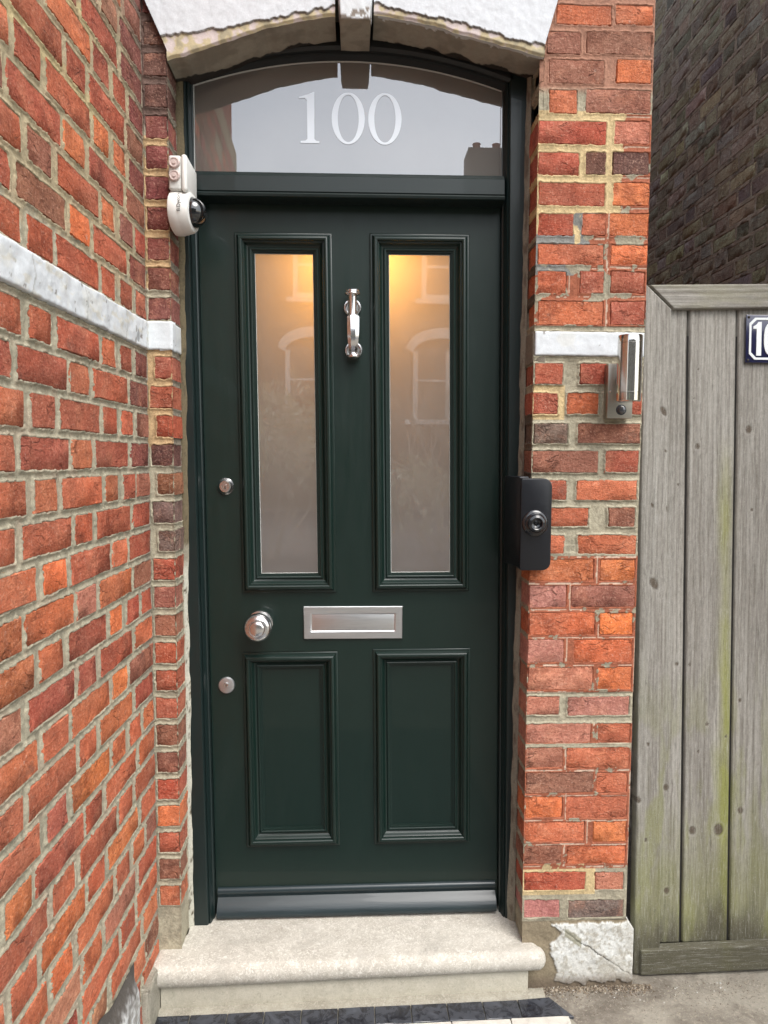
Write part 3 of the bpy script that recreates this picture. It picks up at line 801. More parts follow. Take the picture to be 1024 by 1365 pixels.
# arched head: from the glass curve up behind the stone, with a stepped bead
def head():
    xs = np.linspace(LXI-.02, LXR+.005, 60); pf = [(0, .16), (0, YF+.030), (.004, YF+.026), (.010, YF+.016), (.014, YF+.015), (.016, YF+.006), (.020, YF+.003), (.024, YF), (.034, YF), (.20, YF), (.20, .16)]
    V = []; F = []
    for x in xs:
        for d, y in pf: V.append((x, y, arcz(x)+d))
    n_ = len(pf)
    for i in range(len(xs)-1):
        for j in range(n_): F.append((i*n_+j, i*n_+(j+1) % n_, (i+1)*n_+(j+1) % n_, (i+1)*n_+j))
    bm = bmesh.new(); vs = [bm.verts.new(v) for v in V]
    for q in F: bm.faces.new([vs[i] for i in q])
    return bm_mesh('arched_head', bm, 30)
link('arched_head', head(), PAINT2_SHADE, fr)
def fan_glass():
    xs = np.linspace(LXI-.02, LXR+.0, 50); top = [(x, arcz(x)+.006) for x in xs]
    return prism('fanlight_glass', [(xs[0], 2.11), (xs[-1], 2.11)]+top[::-1], .134, .140, flat=True)
fg = link('fanlight_glass', fan_glass(), FROST, fr)
# pale sealant line round the fanlight
def seal():
    pts = [(LXI-.0145, 2.122), (LXI-.0145, arcz(-.43)-.001)]+[(x, arcz(x)-.0005) for x in np.linspace(-.428, .402, 50)]+[(.4025, 2.127)]
    V = []; F = []
    for i, (x, z) in enumerate(pts):
        V += [(x, .133, z), (x+(.002 if i < 2 else 0), .1325, z-(.002 if i >= 2 else 0)), (x, .128, z)]
    for i in range(len(pts)-1):
        F += [(3*i, 3*i+3, 3*i+4, 3*i+1), (3*i+1, 3*i+4, 3*i+5, 3*i+2)]
    bm = bmesh.new(); vs = [bm.verts.new(v) for v in V]
    for q in F: bm.faces.new([vs[i] for i in q])
    return bm_mesh('glazing_seal', bm)
SEAL = mat_plain('pale glazing sealant', (.42, .43, .41), .6, bs=0)
link('glazing_seal', seal(), SEAL, fr)
# serif numerals 1 0 0
def ring(cx, cz, rx, rz, ix, iz, n=48):
    out = [(cx+rx*math.cos(t), cz+rz*math.sin(t)) for t in np.linspace(0, 2*PI, n, endpoint=False)]
    inn = [(cx+ix*math.cos(t), cz+iz*math.sin(t)) for t in np.linspace(0, 2*PI, n, endpoint=False)]
    return out, inn
def ring_mesh(name, cx, cz, rx, rz, ix, iz, y0, y1, fn=None):
    o_, i_ = ring(cx, cz, rx, rz, ix, iz); n_ = len(o_); V = [(x, y0, z) for x, z in o_]+[(x, y0, z) for x, z in i_]+[(x, y1, z) for x, z in o_]+[(x, y1, z) for x, z in i_]
    F = []
    for k in range(n_):
        q = (k+1) % n_
        F += [(k, q, n_+q, n_+k), (2*n_+k, 3*n_+k, 3*n_+q, 2*n_+q), (k, 2*n_+k, 2*n_+q, q), (n_+k, n_+q, 3*n_+q, 3*n_+k)]
    if fn: V = [fn(*v) for v in V]
    bm = bmesh.new(); vs = [bm.verts.new(v) for v in V]
    for q in F: bm.faces.new([vs[i] for i in q])
    return bm_mesh(name, bm)
one = [(-.146, 2.206), (-.095, 2.206), (-.095, 2.211), (-.104, 2.2125), (-.1085, 2.217), (-.1085, 2.340), (-.112, 2.340), (-.124, 2.334), (-.150, 2.326), (-.150, 2.322), (-.135, 2.324), (-.1285, 2.319), (-.1275, 2.217), (-.132, 2.2125), (-.146, 2.211)]
link('numeral', prism('numeral', one, .1325, .1338), ETCH, fg)
link('numeral', ring_mesh('numeral', -.0165, 2.273, .0450, .068, .0285, .062, .1325, .1338), ETCH, fg)
link('numeral', ring_mesh('numeral', .0835, 2.274, .0455, .068, .0290, .062, .1325, .1338), ETCH, fg)

# cement fillets between brick and frame
def strip(name, pts, parent, mat, colfn):
    """pts: list of (z, xa, ya, xb, yb)"""
    nz = 420; z = np.linspace(pts[0][0], pts[-1][0], nz); A = np.array(pts)
    xa, ya, xb, yb = [np.interp(z, A[:, 0], A[:, i]) for i in (1, 2, 3, 4)]
    nt_ = 7; P = np.zeros((nz, nt_, 3)); C = np.zeros((nz, nt_, 3))
    for j in range(nt_):
        t = j/(nt_-1)
        wob = (fbm(z*14, z*0+parent_seed[0], 3, 4)-.5)*.008
        P[:, j, 0] = xa+(xb+wob-xa)*t; P[:, j, 1] = ya+(yb-ya)*t-.003*math.sin(PI*t)+(fbm(z*60, z*0+j, 8, 3)-.5)*.0015; P[:, j, 2] = z
        C[:, j] = colfn(z, t)
    me = mesh_np(name, P.reshape(-1, 3), grid_faces(nz, nt_), C.reshape(-1, 3))
    return link(name, me, mat, parent)
parent_seed = [1]
def cl(z, t): 
    return lerp(lerp(np.zeros(z.shape+(3,))+(.50, .49, .41), (.155, .125, .075), sstep(1.03, 1.12, z+(fbm(z*30, z*0, 4, 3)-.5)*.1)), (.10, .08, .05), sstep(.62, .8, fbm(z*50, z*0+t*3, 9, 3)))
strip('cement_fillet', [(-.002, -.474, .092, -.459, .099), (1.0, -.474, .092, -.459, .099), (1.2, -.474, .092, -.457, .099), (2.45, -.474, .092, -.451, .099)], pl, RENDER, cl)
parent_seed = [5]
strip('cement_fillet', [(-.002, .474, .085, .453, .099), (.3, .474, .085, .459, .099), (2.45, .475, .085, .463, .099)], pr, RENDER,
      lambda z, t: lerp(np.zeros(z.shape+(3,))+(.27, .245, .19), (.15, .12, .09), sstep(.5, .7, fbm(z*25, z*0+t*2, 14, 4))))

# =================================================================== DOOR LEAF
YL = .152
dr = empty('front_door', (0, YL, 0))
tag(dr, 'dark green four panelled front door, two tall frosted glass panes above two solid panels', 'door')
LX0, LX1, LZ0, LZ1 = -.4165, .4215, .006, 2.062
PAN = [(-.319, -.050, .966, 1.972), (.055, .334, .966, 1.974), (-.323, -.049, .208, .791), (.054, .338, .208, .796)]
def leaf():
    xs = sorted({LX0, LX1, *[p[0]+.004 for p in PAN], *[p[1]-.004 for p in PAN]}); zs_ = sorted({LZ0, LZ1, *[p[2]+.004 for p in PAN], *[p[3]-.004 for p in PAN]})
    bm = bmesh.new(); cache = {}
    def v(x, y, z):
        k = (round(x, 5), y, round(z, 5))
        if k not in cache: cache[k] = bm.verts.new(lean_v(x, y, z))
        return cache[k]
    def solid(i, j):
        if i < 0 or j < 0 or i >= len(xs)-1 or j >= len(zs_)-1: return False
        cx, cz = (xs[i]+xs[i+1])/2, (zs_[j]+zs_[j+1])/2
        return not any(p[0] < cx < p[1] and p[2] < cz < p[3] for p in PAN)
    for i in range(len(xs)-1):
        for j in range(len(zs_)-1):
            if not solid(i, j): continue
            a, b, c_, d = xs[i], xs[i+1], zs_[j], zs_[j+1]
            bm.faces.new((v(a, YL, c_), v(b, YL, c_), v(b, YL, d), v(a, YL, d)))
            bm.faces.new((v(a, YL+.044, c_), v(a, YL+.044, d), v(b, YL+.044, d), v(b, YL+.044, c_)))
            for di, dj, e in ((-1, 0, ((a, c_), (a, d))), (1, 0, ((b, c_), (b, d))), (0, -1, ((a, c_), (b, c_))), (0, 1, ((a, d), (b, d)))):
                if not solid(i+di, j+dj):
                    (x1, z1), (x2, z2) = e
                    bm.faces.new((v(x1, YL, z1), v(x2, YL, z2), v(x2, YL+.044, z2), v(x1, YL+.044, z1)))
    return bm_mesh('door_leaf', bm, 30)
link('door_leaf', leaf(), PAINT, dr)
prof = [(0, -.002), (0, .004), (.0015, .0055), (.004, .006), (.0065, .006), (.0075, .008), (.0085, .0125), (.011, .0165), (.0145, .0185), (.018, .0185), (.021, .0165), (.0225, .013), (.0228, .010),
        (.0255, .010), (.027, .0085), (.029, .0040), (.0325, -.0005), (.0365, -.003), (.039, -.0035), (.0392, .0000), (.0410, .0012), (.0432, .0010), (.0450, -.0005), (.0455, -.0040), (.0490, -.0045), (.0492, -.0075), (.0535, -.0085), (.0535, -.012)]
for i, (a, b, c_, d) in enumerate(PAN):
    link('panel_moulding', sweep_rect('panel_moulding', a, b, c_, d, prof, YL, lean_v), PAINT, dr)
    if i < 2:
        g = link('glass_pane', boxmesh('glass_pane', a+.045, b-.045, YL+.0105, YL+.0165, c_+.045, d-.045, fn=lean_v), FROST, dr); g.data.polygons.foreach_set('use_smooth', np.zeros(len(g.data.polygons), bool))
        link('glazing_seal', sweep_rect('glazing_seal', a+.0525, b-.0525, c_+.0525, d-.0525, [(0, -.0085), (.001, -.0088), (.0022, -.0103)], YL, lean_v), SEAL, dr)
    else:
        link('door_panel', boxmesh('door_panel', a+.045, b-.045, YL+.0110, YL+.0210, c_+.045, d-.045, fn=lean_v), PAINT, dr)
# weather bar
def wbar():
    pf = [(.084, YL+.001), (.0835, YL-.004), (.080, YL-.009), (.073, YL-.0115), (.066, YL-.0095), (.060, YL-.006), (.056, YL-.0055), (.050, YL-.012), (.042, YL-.022), (.030, YL-.031), (.020, YL-.036), (.013, YL-.0375), (.0095, YL-.036), (.0085, YL-.030), (.012, YL+.001)]
    bm = bmesh.new(); A = [bm.verts.new(lean_v(LX0+.006, y, z)) for z, y in pf]; B = [bm.verts.new(lean_v(LX1-.008, y, z)) for z, y in pf]
    n_ = len(pf)
    for j in range(n_): bm.faces.new((A[j], A[(j+1) % n_], B[(j+1) % n_], B[j]))
    bm.faces.new(A); bm.faces.new(B[::-1])
    return bm_mesh('weather_bar', bm, 50)
WPAINT = mat_plain('worn dark green paint', (.012, .022, .026), .36, sc=14, var=.35, bd=.0008, bs=.5, coat=.2, stretch=(.6, 5, 6))
link('weather_bar', wbar(), WPAINT, dr)
# letterbox
lb = link('letterbox', sweep_rect('letterbox', -.1425, .1425, .8285, .9235, [(0, 0), (0, .0055), (.0015, .007), (.018, .0075), (.0205, .0065), (.0235, .0035)], YL, None), ALU, dr)
link('letterbox_flap', boxmesh('letterbox_flap', -.1205, .1205, YL-.0035, YL+.002, .8505, .9015, .0015), ALU, lb)
# lean the letterbox the same small amount as the leaf
def px(x, z): a = lean_v(x, 0, z); return a[0], a[2]
# knob
kx, kz = -.268, .874
kb = link('door_knob', lathe('door_knob', [(0, .078), (.012, .0775), (.019, .0755), (.0215, .073), (.0225, .070), (.0245, .0695), (.026, .071), (.030, .070), (.037, .063), (.0405, .055), (.0405, .050), (.037, .044), (.026, .036), (.017, .031), (.014, .026), (.0145, .018), (.022, .014), (.029, .011), (.032, .006), (.0365, .005), (.0375, .0)], 56), CHROME, dr, (kx, YL, kz))
# locks
lk = link('cylinder_lock', lathe('cylinder_lock', [(0, .012), (.0055, .012), (.0058, .0105), (.0065, .0105), (.014, .0115), (.0162, .011), (.0172, .009), (.0215, .005), (.0235, .003), (.024, 0)], 40), CHROME, dr, (-.362, YL, 1.269))
DARK = mat_plain('dark keyway', (.02, .018, .015), .5, bs=0)
link('keyhole', boxmesh('keyhole', -.0012, .0012, -.0135, -.0115, -.005, .003), DARK, lk, (-.362, YL, 1.267))
lk = link('deadlock', lathe('deadlock', [(0, .006), (.0195, .006), (.0225, .0050), (.0240, .0030), (.0245, 0)], 40), ALU, dr, (-.366, YL, .693))
link('keyhole', lathe('keyhole', [(0, .0105), (.0055, .0105), (.0065, .009), (.0065, .005)], 20), CHROME, lk, (-.366, YL, .696))
link('keyhole', boxmesh('keyhole', -.0012, .0012, -.0118, -.0100, -.006, .004), DARK, lk, (-.366, YL, .696))
# knocker (doctor's pattern): two roses, pivot column with cap, faceted S handle and strike
kn = link('door_knocker', lathe('door_knocker', [(.0, .005), (.0165, .0045), (.018, .0065), (.0205, .0085), (.0235, .0080), (.0255, .0045), (.0262, 0)], 44), CHROME, dr, (-.004, YL, 1.770))
link('rose', lathe('rose', [(.0, .005), (.0165, .0045), (.018, .0065), (.0205, .0085), (.0235, .0080), (.0255, .0045), (.0262, 0)], 44), CHROME, kn, (-.0005, YL, 1.652))
link('pivot', lathe('pivot', [(0, -.045), (.0085, -.045), (.0125, -.040), (.0145, -.030), (.0125, -.024), (.0115, -.018), (.0112, .020), (.0115, .026), (.0145, .030), (.0205, .0315), (.0215, .034), (.0205, .037), (.0190, .0385), (.0185, .042), (.016, .0445), (0, .0455)], 36, 'Z'), CHROME, kn, (-.004, YL-.034, 1.768))
def handle():
    path = [(1.742, .036, .0150), (1.738, .040, .0175), (1.725, .044, .0178), (1.705, .0475, .0176), (1.685, .049, .0168), (1.668, .046, .0152), (1.656, .040, .0135), (1.648, .034, .0125), (1.641, .026, .0120)]
    bm = bmesh.new(); rings = []
    for i, (z, h_, r) in enumerate(path):
        a = path[max(i-1, 0)]; b = path[min(i+1, len(path)-1)]
        t = Vector((0, -(b[1]-a[1]), b[0]-a[0])).normalized(); s = Vector((1, 0, 0)); nrm = s.cross(t)
        rings.append([bm.verts.new(Vector((-.002, YL-h_, z))+s*(r*math.cos(q))+nrm*(r*.55*math.sin(q))) for q in [PI/8+PI/4*k for k in range(8)]])
    for i in range(len(rings)-1):
        for k in range(8): bm.faces.new((rings[i][k], rings[i+1][k], rings[i+1][(k+1) % 8], rings[i][(k+1) % 8]))
    bm.faces.new(rings[0]); bm.faces.new(rings[-1][::-1])
    return bm_mesh('knocker_handle', bm, 25)
link('knocker_handle', handle(), CHROME, kn)
link('strike', lathe('strike', [(0, -.0075), (.012, -.007), (.0185, -.004), (.0195, 0), (.0180, .0035), (.011, .006), (0, .007)], 32, 'Z'), CHROME, kn, (-.0005, YL-.020, 1.634))

# =================================================================== HALL BEHIND THE GLASS
hall = mat_plain('hall plaster', (.13, .11, .09), .8, bs=0)
bm = bmesh.new(); box(bm, -.62, .75, .215, 3.6, -.02, 2.9); bmesh.ops.reverse_faces(bm, faces=bm.faces)
me = bpy.data.meshes.new('hallway'); 
for fc in [q for q in bm.faces if abs(q.calc_center_median().y-.215) < .01]: bm.faces.remove(fc)
bm.to_mesh(me); bm.free(); tag(link('hallway', me, hall), kind='structure')
pd = empty('pendant_lamp', (-.000, .345, 1.93)); tag(pd, 'warm lit hall lamp glowing orange behind the tops of the two frosted door panes', 'lamp')
SHADE = mat_plain('lamp shade metal', (.10, .07, .05), .5, bs=0)
link('lamp_shade', lathe('lamp_shade', [(.012, .065), (.03, .055), (.10, .015), (.130, .0), (.126, .0), (.098, .012), (.028, .05)], 32, 'Z'), SHADE, pd, (-.000, .345, 1.965))
link('flex', lathe('flex', [(.003, 0), (.003, .86)], 8, 'Z'), BLACKP, pd, (-.000, .345, 2.035))
m, n_, p_, o_ = new_mat('lit bulb'); p_.inputs['Emission Color'].default_value = (1, .50, .12, 1); p_.inputs['Emission Strength'].default_value = 20
link('bulb', lathe('bulb', [(0, -.03), (.014, -.027), (.026, -.012), (.028, .0), (.024, .014), (.014, .03), (.011, .05)], 24, 'Z'), m, pd, (-.000, .345, 1.955))
ld = bpy.data.lights.new('bulb_light', 'POINT'); ld.energy = 30; ld.color = (1, .45, .08); ld.shadow_soft_size = .03
lo_ = bpy.data.objects.new('bulb_light', ld); COL.objects.link(lo_); lo_.location = (.004, .315, 1.925)

# =================================================================== STEP, TILES, GROUND
ZG = -.130
st = empty('door_step', (0, .0, ZG)); tag(st, 'pale limestone doorstep with rounded nosing under the green door', 'door step')
pts = [(-.473, .20), (-.473, .070), (-.490, .050), (-.543, .020), (-.546, -.050), (-.540, -.074), (-.518, -.085), (.505, -.054)]
for a in np.linspace(-80, 60, 8): pts.append((.509+.026*math.cos(math.radians(a)), -.028+.026*math.sin(math.radians(a))))
pts += [(.515, .010), (.500, .030), (.490, .048), (.480, .085), (.474, .12), (.474, .20)]
def slab():
    bm = bmesh.new(); n = len(pts); nor = []
    for i in range(n):
        p0, p1, p2 = Vector(pts[i-1]), Vector(pts[i]), Vector(pts[(i+1) % n])
        e = (p1-p0).normalized()+(p2-p1).normalized(); e.normalize(); nor.append(Vector((e.y, -e.x)))
    def ringv(ins, z):
        o = []
        for (x, y), q in zip(pts, nor):
            k = sstep(.085, .045, y); o.append(bm.verts.new((x-q.x*ins*k, y-q.y*ins*k, z+.0012*(fbm(np.array([x*30.]), np.array([z*90.]), 7, 3)[0]-.5))))
        return o
    th, R1 = .060, .029; prev = None; first = None
    for a_ in np.linspace(-PI/2, PI/2, 15):
        cur = ringv(R1*(1-math.cos(a_))*.85, -th/2+(th/2)*math.sin(a_))
        if prev is None: first = cur
        else:
            for i in range(n): bm.faces.new((prev[i], prev[(i+1) % n], cur[(i+1) % n], cur[i]))
        prev = cur
    bm.faces.new(first[::-1]); bm.faces.new(prev)
    return bm_mesh('step_slab', bm, 75)
link('step_slab', slab(), LIMEST, st)
link('bedding', boxmesh('bedding', .440, .4745, .03, .16, ZG, -.004), CEMENT, st)
link('riser', prism('riser', [(-.512, -.064), (.487, -.032), (.487, .14), (-.512, .14)], ZG-.01, -.0595, .003, 2, plane='XY'), LIMEST2, st)
def fillet():
    xs = np.linspace(-.525, .530, 120); V = []; F = []
    for i, x in enumerate(xs):
        yb = -.064+.032*(x+.512); wv = (fbm(np.array([x*20.]), np.array([1.]), 4, 3)[0]-.5)*.012
        yo = -.088+.030*(x+.45)+wv*.7
        V += [(x, yb+.004, ZG+.011), (x, yb-.003, ZG+.010), (x, yo+.006, ZG+.0075), (x, yo, ZG+.003), (x, yo, ZG-.01)]
    for i in range(len(xs)-1):
        for j in range(4): F.append((5*i+j, 5*i+j+1, 5*i+6+j, 5*i+5+j))
    bm = bmesh.new(); vs = [bm.verts.new(v) for v in V]
    for q in F: bm.faces.new([vs[i] for i in q])
    return bm_mesh('cement_fillet', bm, 60)
link('cement_fillet', fillet(), CEMENT, st)

gr = link('ground', boxmesh('ground', -60, 60, -60, 40, ZG-.3, ZG), GROUND); tag(gr, kind='structure')
ASPH = mat_plain('asphalt', (.055, .055, .057), .9, sc=120, var=.3, bd=.004, bs=.6)
rd = link('road', boxmesh('road', -58, 58, -17.5, -5.0, ZG-.02, ZG+.004), ASPH); tag(rd, kind='structure')
tp = empty('tiled_path', (0, -.3, ZG)); tag(tp, kind='structure')
gbed = link('path_bed', prism('path_bed', [(-.56, -.075), (.53, -.050), (.60, -.165), (.60, -1.7), (-.60, -1.7)], ZG-.01, ZG+.0035, plane='XY'), CEMENT, tp)
TS = .0985
tcache = {}
def tile(x0, x1, y0, y1, mat, sk=0.024):
    key = (round(x1-x0, 3), round(y1-y0, 3), mat.name)
    if key not in tcache:
        L, W = x1-x0, y1-y0
        bm = bmesh.new(); box(bm, -L/2, L/2, -W/2, W/2, -.004, .004, .0012, 1)
        for v in bm.verts: v.co.y += sk*v.co.x
        me = bm_mesh('tile', bm); me.materials.append(mat); tcache[key] = me
    cx, cyy = (x0+x1)/2, (y0+y1)/2
    o = link('tile', tcache[key], None, tp, (cx, cyy+sk*cx, ZG+.006+rnd.uniform(-.0006, .0006))); o.rotation_euler = (rnd.uniform(-.008, .008), rnd.uniform(-.008, .008), 0)
    return o
x = -.4305+.003
k = -1
xx = -.526
while xx < .43:
    tile(xx+.0012, xx+TS-.0012-.001, -.1370, -.0765, TILEB); xx += TS-.001
# cut tile at the right end
xr = xx
cut = prism('tile', [(xr+.001, -.0665), (.538, -.060), (.586, -.130), (xr+.001, -.1235)], ZG+.002, ZG+.0105, .001, 1, plane='XY')
link('tile', cut, TILEB, tp)
xx = -.526
for k in range(7):
    tile(-.526+k*.157+.001, -.526+(k+1)*.157-.001, -.166, -.1395, TILEW)
for r in range(9):
    for k in range(7):
        tile(-.526+k*.157+.001, -.526+(k+1)*.157-.001, -.1685-.157*(r+1)+.001, -.1695-.157*r, TILEB)
# grit and flakes
def chips(name, nn, area, smin, smax, cols, seed):
    r = random.Random(seed); V = []; F = []; C = []
    for i in range(nn):
        x, y = area(r); s = r.uniform(smin, smax)*(1 if r.random() < .9 else 1.6)
        c = r.choice(cols); n0 = len(V)
        for dx, dy, dz in ((1, 0, 0), (-.3, .8, 0), (-.6, -.7, 0), (r.uniform(-.2, .2), r.uniform(-.2, .2), .7)):
            a = r.uniform(.6, 1.2); V.append((x+dx*s*a, y+dy*s*a, ZG+.0005+dz*s*a)); C.append(c)
        F += [(n0, n0+1, n0+3), (n0+1, n0+2, n0+3), (n0+2, n0, n0+3)]
    return mesh_np(name, V, F, np.array(C), smooth=False)
def a1(r):
    t = r.random()
    return (.52+.95*r.random()**1.0, -.006-abs(r.gauss(0, .05))) if t < .6 else (.55+r.random()*.9, -.02-r.random()*.45)
grit = link('gravel', chips('gravel', 2600, a1, .0008, .0026, [(.40, .36, .28), (.26, .22, .17), (.42, .39, .33), (.16, .12, .09)], 3), RENDER); tag(grit, kind='stuff')
def a2(r): return (.51+.33*r.random(), -.012-abs(r.gauss(0, .013)))
g3 = link('dirt', chips('dirt', 1500, a2, .0014, .0046, [(.16, .12, .085), (.26, .21, .15), (.10, .08, .06), (.36, .31, .24)], 13), RENDER); tag(g3, kind='stuff')
g2 = link('paint_flakes', chips('paint_flakes', 34, lambda r: (.56+r.random()*.5, -.012-abs(r.gauss(0, .035))), .002, .0048, [(.60, .59, .55), (.5, .48, .43)], 9), RENDER); tag(g2, kind='stuff')

# =================================================================== GATE
gt = empty('wooden_gate', (1.0, .05, ZG))
tag(gt, 'weathered grey timber board gate with green algae streaks, right of the brick pier', 'gate')
KN = [(0.867, 1.534, 0.0126), (0.875, 1.426, 0.0052), (0.977, 1.389, 0.0095), (1.125, 1.438, 0.0126), (1.138, 1.21, 0.0052), (0.977, 1.606, 0.0042), (0.965, 1.525, 0.0032), (0.923, 1.281, 0.0042), (0.885, 1.262, 0.0084), (0.84, 1.245, 0.0063), (0.848, 1.025, 0.0168), (0.839, 0.554, 0.0063), (0.813, 0.384, 0.0105), (0.837, 0.272, 0.0063), (0.992, 0.513, 0.0052), (1.111, 0.661, 0.0063), (1.016, 0.593, 0.0063), (1.072, 0.556, 0.0042), (1.118, 0.339, 0.0105), (0.977, 0.283, 0.0136), (1.054, 0.284, 0.0189), (0.898, 0.41, 0.0105), (0.903, 0.107, 0.0105), (0.925, 0.768, 0.0063), (0.963, 0.766, 0.0052)]
def wood(name, poly_u, z0, z1, yoff, seed, horiz=False, clipfn=None, res=.0026, thick=.02, lx=None):
    u0, u1 = poly_u
    nu = max(4, int((u1-u0)/res)+1); nz = max(4, int((z1-z0)/(res*1.5))+1)
    if horiz: nu = int((u1-u0)/(res*1.5))+1; nz = int((z1-z0)/res)+1
    U, Z = np.meshgrid(np.linspace(u0, u1, nu), np.linspace(z0, z1, nz), indexing='ij')
    A, B = (Z, U) if horiz else (U, Z)       # A across the grain, B along
    Ad = A.copy(); kd = np.full(U.shape, 9.)
    for kx_, kz_, kr in KN:
        if u0-.02 < kx_ < u1+.02 and z0 < kz_ < z1:
            dx, dz = U-kx_, (Z-kz_)*.8; d = np.hypot(dx, dz)/(kr*.82)
            kd = np.minimum(kd, d)
            Ad = Ad - (dx if not horiz else dz)*np.exp(-(d/1.7)**2)*.6
    warp = .006*(fbm(A*8, B*1.3, seed+1, 3)-.5)
    g1 = fbm((Ad+warp)*150, B*2.2, seed, 4); g2 = fbm((Ad+warp)*420, B*7, seed+7, 3); cath = .5+.5*np.sin((Ad+warp*3+.010*(fbm(A*3, B*.9, seed+3, 3)-.5))*560)
    big = fbm(A*14, B*2.0, seed+12, 3)
    c = lerp(np.zeros(U.shape+(3,))+(.245, .228, .200), (.345, .328, .292), sstep(.35, .66, g1*.5+big*.5))
    c = lerp(c, (.40, .385, .35), sstep(.55, .75, g2)*.35)
    sp_ = fbm(A*300, B*120, seed+40, 2); c = c*(1+.30*(sp_-.5))[..., None]
    c = c*(1-.16*sstep(.6, .95, cath)[..., None]*(.4+big[..., None]))
    c = lerp(c, (.10, .085, .065), sstep(.42, .30, g2)*.40)
    # algae
    n = fbm(A*25, B*6, 210, 4)-.5
    st_ = np.exp(-((U-(1.064+.012*(1-Z)))/(.017+.012*n))**2)*sstep(1.45, 1.25, Z+n*.2)*(.55+.45*sstep(.9, .3, Z))*(.8+.6*sstep(-.1, .2, n))
    c = lerp(c, (.255, .265, .060), np.clip(st_, 0, 1)*.85)
    lowg = sstep(.42, .02, Z+n*.5)
    c = lerp(c, (.17, .175, .055), lowg*.62)
    c = lerp(c, (.215, .225, .07), sstep(.02, .2, n)*sstep(.9, .3, Z)*.5)
    c = lerp(c, (.060, .054, .038), sstep(.10, -.05, Z+n*.22)*.85)
    if horiz and z0 > 1: c = lerp(c, (.26, .25, .16), .45*sstep(-.1, .2, n))
    # knots
    c = lerp(c, (.070, .052, .036), sstep(1.05, .7, kd)*.92); c = lerp(c, (.36, .35, .31), sstep(.30, .0, np.abs(kd-1.25))*.25)
    c = lerp(c, (.15, .12, .09), sstep(.3, .0, np.abs(kd-.5))*.5)
    ed = np.minimum(np.minimum(U-u0, u1-U), np.minimum(Z-z0, z1-Z))
    h = (g1-.5)*.0022+(g2-.5)*.0008-.0035*(1-sstep(0, .0045, ed))*1.3-.0012*sstep(1.2, .8, kd)
    if clipfn is not None: U, Z = clipfn(U, Z)
    Y = .03+.04*Z+yoff-h
    Y[0, :] += thick; Y[-1, :] += thick; Y[:, 0] += thick; Y[:, -1] += thick
    P = np.stack([U, Y, Z], -1)
    return link(name, mesh_np(name, P.reshape(-1, 3), grid_faces(nu, nz), c.reshape(-1, 3)), WOODH if horiz else WOOD, gt)
for i, (a, b) in enumerate(((.878, .9445), (.9490, 1.0855), (1.0900, 1.2275), (1.232, 1.368), (1.372, 1.52))):
    def lx(U, Z): return U+.0062*(0.85-Z), Z
    wood('board', (a, b), -.05, 1.782, .016, 300+i*31, clipfn=lx)
def mitre(U, Z):   # stile top cut to 45 degrees
    lim = 1.839-(U-.812)*.92; t = (Z+.13)/(1.845+.13)
    return U-.012*sstep(.2, -.13, Z)*0+.0*(Z), -.13+t*(lim+.13)
wood('stile', (.8055, .8865), -.13, 1.845, .0, 500, clipfn=mitre)
def mitre2(U, Z):
    # rail left end follows the mitre
    t = (U-.815)/(1.545-.815); lo = .815+(1.839-Z)*1.08
    return np.minimum(lo+.0015, 1.5)+t*(1.545-np.minimum(lo+.0015, 1.5)), Z+.008*(U-.815)/.34
wood('top_rail', (.815, 1.545), 1.768, 1.838, .0005, 620, horiz=True, clipfn=mitre2)
wood('stile', (1.465, 1.545), -.11, 1.766, .0, 560)
wood('bottom_rail', (.822, 1.545), -.126, -.048, -.009, 700, horiz=True, clipfn=lambda U, Z: (U, Z+.022*(U-.888)))
link('gate_core', boxmesh('gate_core', .83, 1.53, .054, .060, -.10, 1.70, fn=lambda x, y, z: (x, y+.04*z, z)), mat_plain('gate backing', (.02, .018, .015), .9), gt)

# enamel number plate
BLUE = mat_plain('navy enamel', (.012, .013, .052), .22, sc=20, var=.2, bs=.1, coat=.6)
ENW = mat_plain('white enamel', (.78, .82, .82), .2, bs=0, coat=.6)
np_ = link('number_plate', boxmesh('number_plate', 1.102, 1.387, .006, .011, 1.6245, 1.7585, .002, 2, fn=lambda x, y, z: (x, y+.030+.04*z, z)), BLUE)
tag(np_, 'navy blue enamel number plate with white figures 100 on the grey gate', 'number plate')
gy = lambda x, y, z: (x, y+.030+.04*z, z)
def octo(i, ch): 
    a, b, c_, d = 1.102+i, 1.387-i, 1.6245+i, 1.7585-i
    return [(a+ch, c_), (b-ch, c_), (b, c_+ch), (b, d-ch), (b-ch, d), (a+ch, d), (a, d-ch), (a, c_+ch)]
o1, o2 = octo(.0085, .016), octo(.0145, .0145)
V = [(x, .0045, z) for x, z in o1]+[(x, .0045, z) for x, z in o2]+[(x, .0062, z) for x, z in o1]+[(x, .0062, z) for x, z in o2]
F = []
for k in range(8): q = (k+1) % 8; F += [(k, q, 8+q, 8+k), (k, 16+k, 16+q, q), (8+k, 8+q, 24+q, 24+k)]
bm = bmesh.new(); vs = [bm.verts.new(gy(*v)) for v in V]
for q in F: bm.faces.new([vs[i] for i in q])
link('plate_border', bm_mesh('plate_border', bm), ENW, np_)
sx = 1.122
one = [(sx, 1.726), (sx+.009, 1.731), (sx+.014, 1.738), (sx+.0235, 1.738), (sx+.0235, 1.644), (sx+.0095, 1.644), (sx+.0095, 1.719), (sx, 1.719)]
link('figure', prism('figure', one, .0040, .0062, fn=gy), ENW, np_)
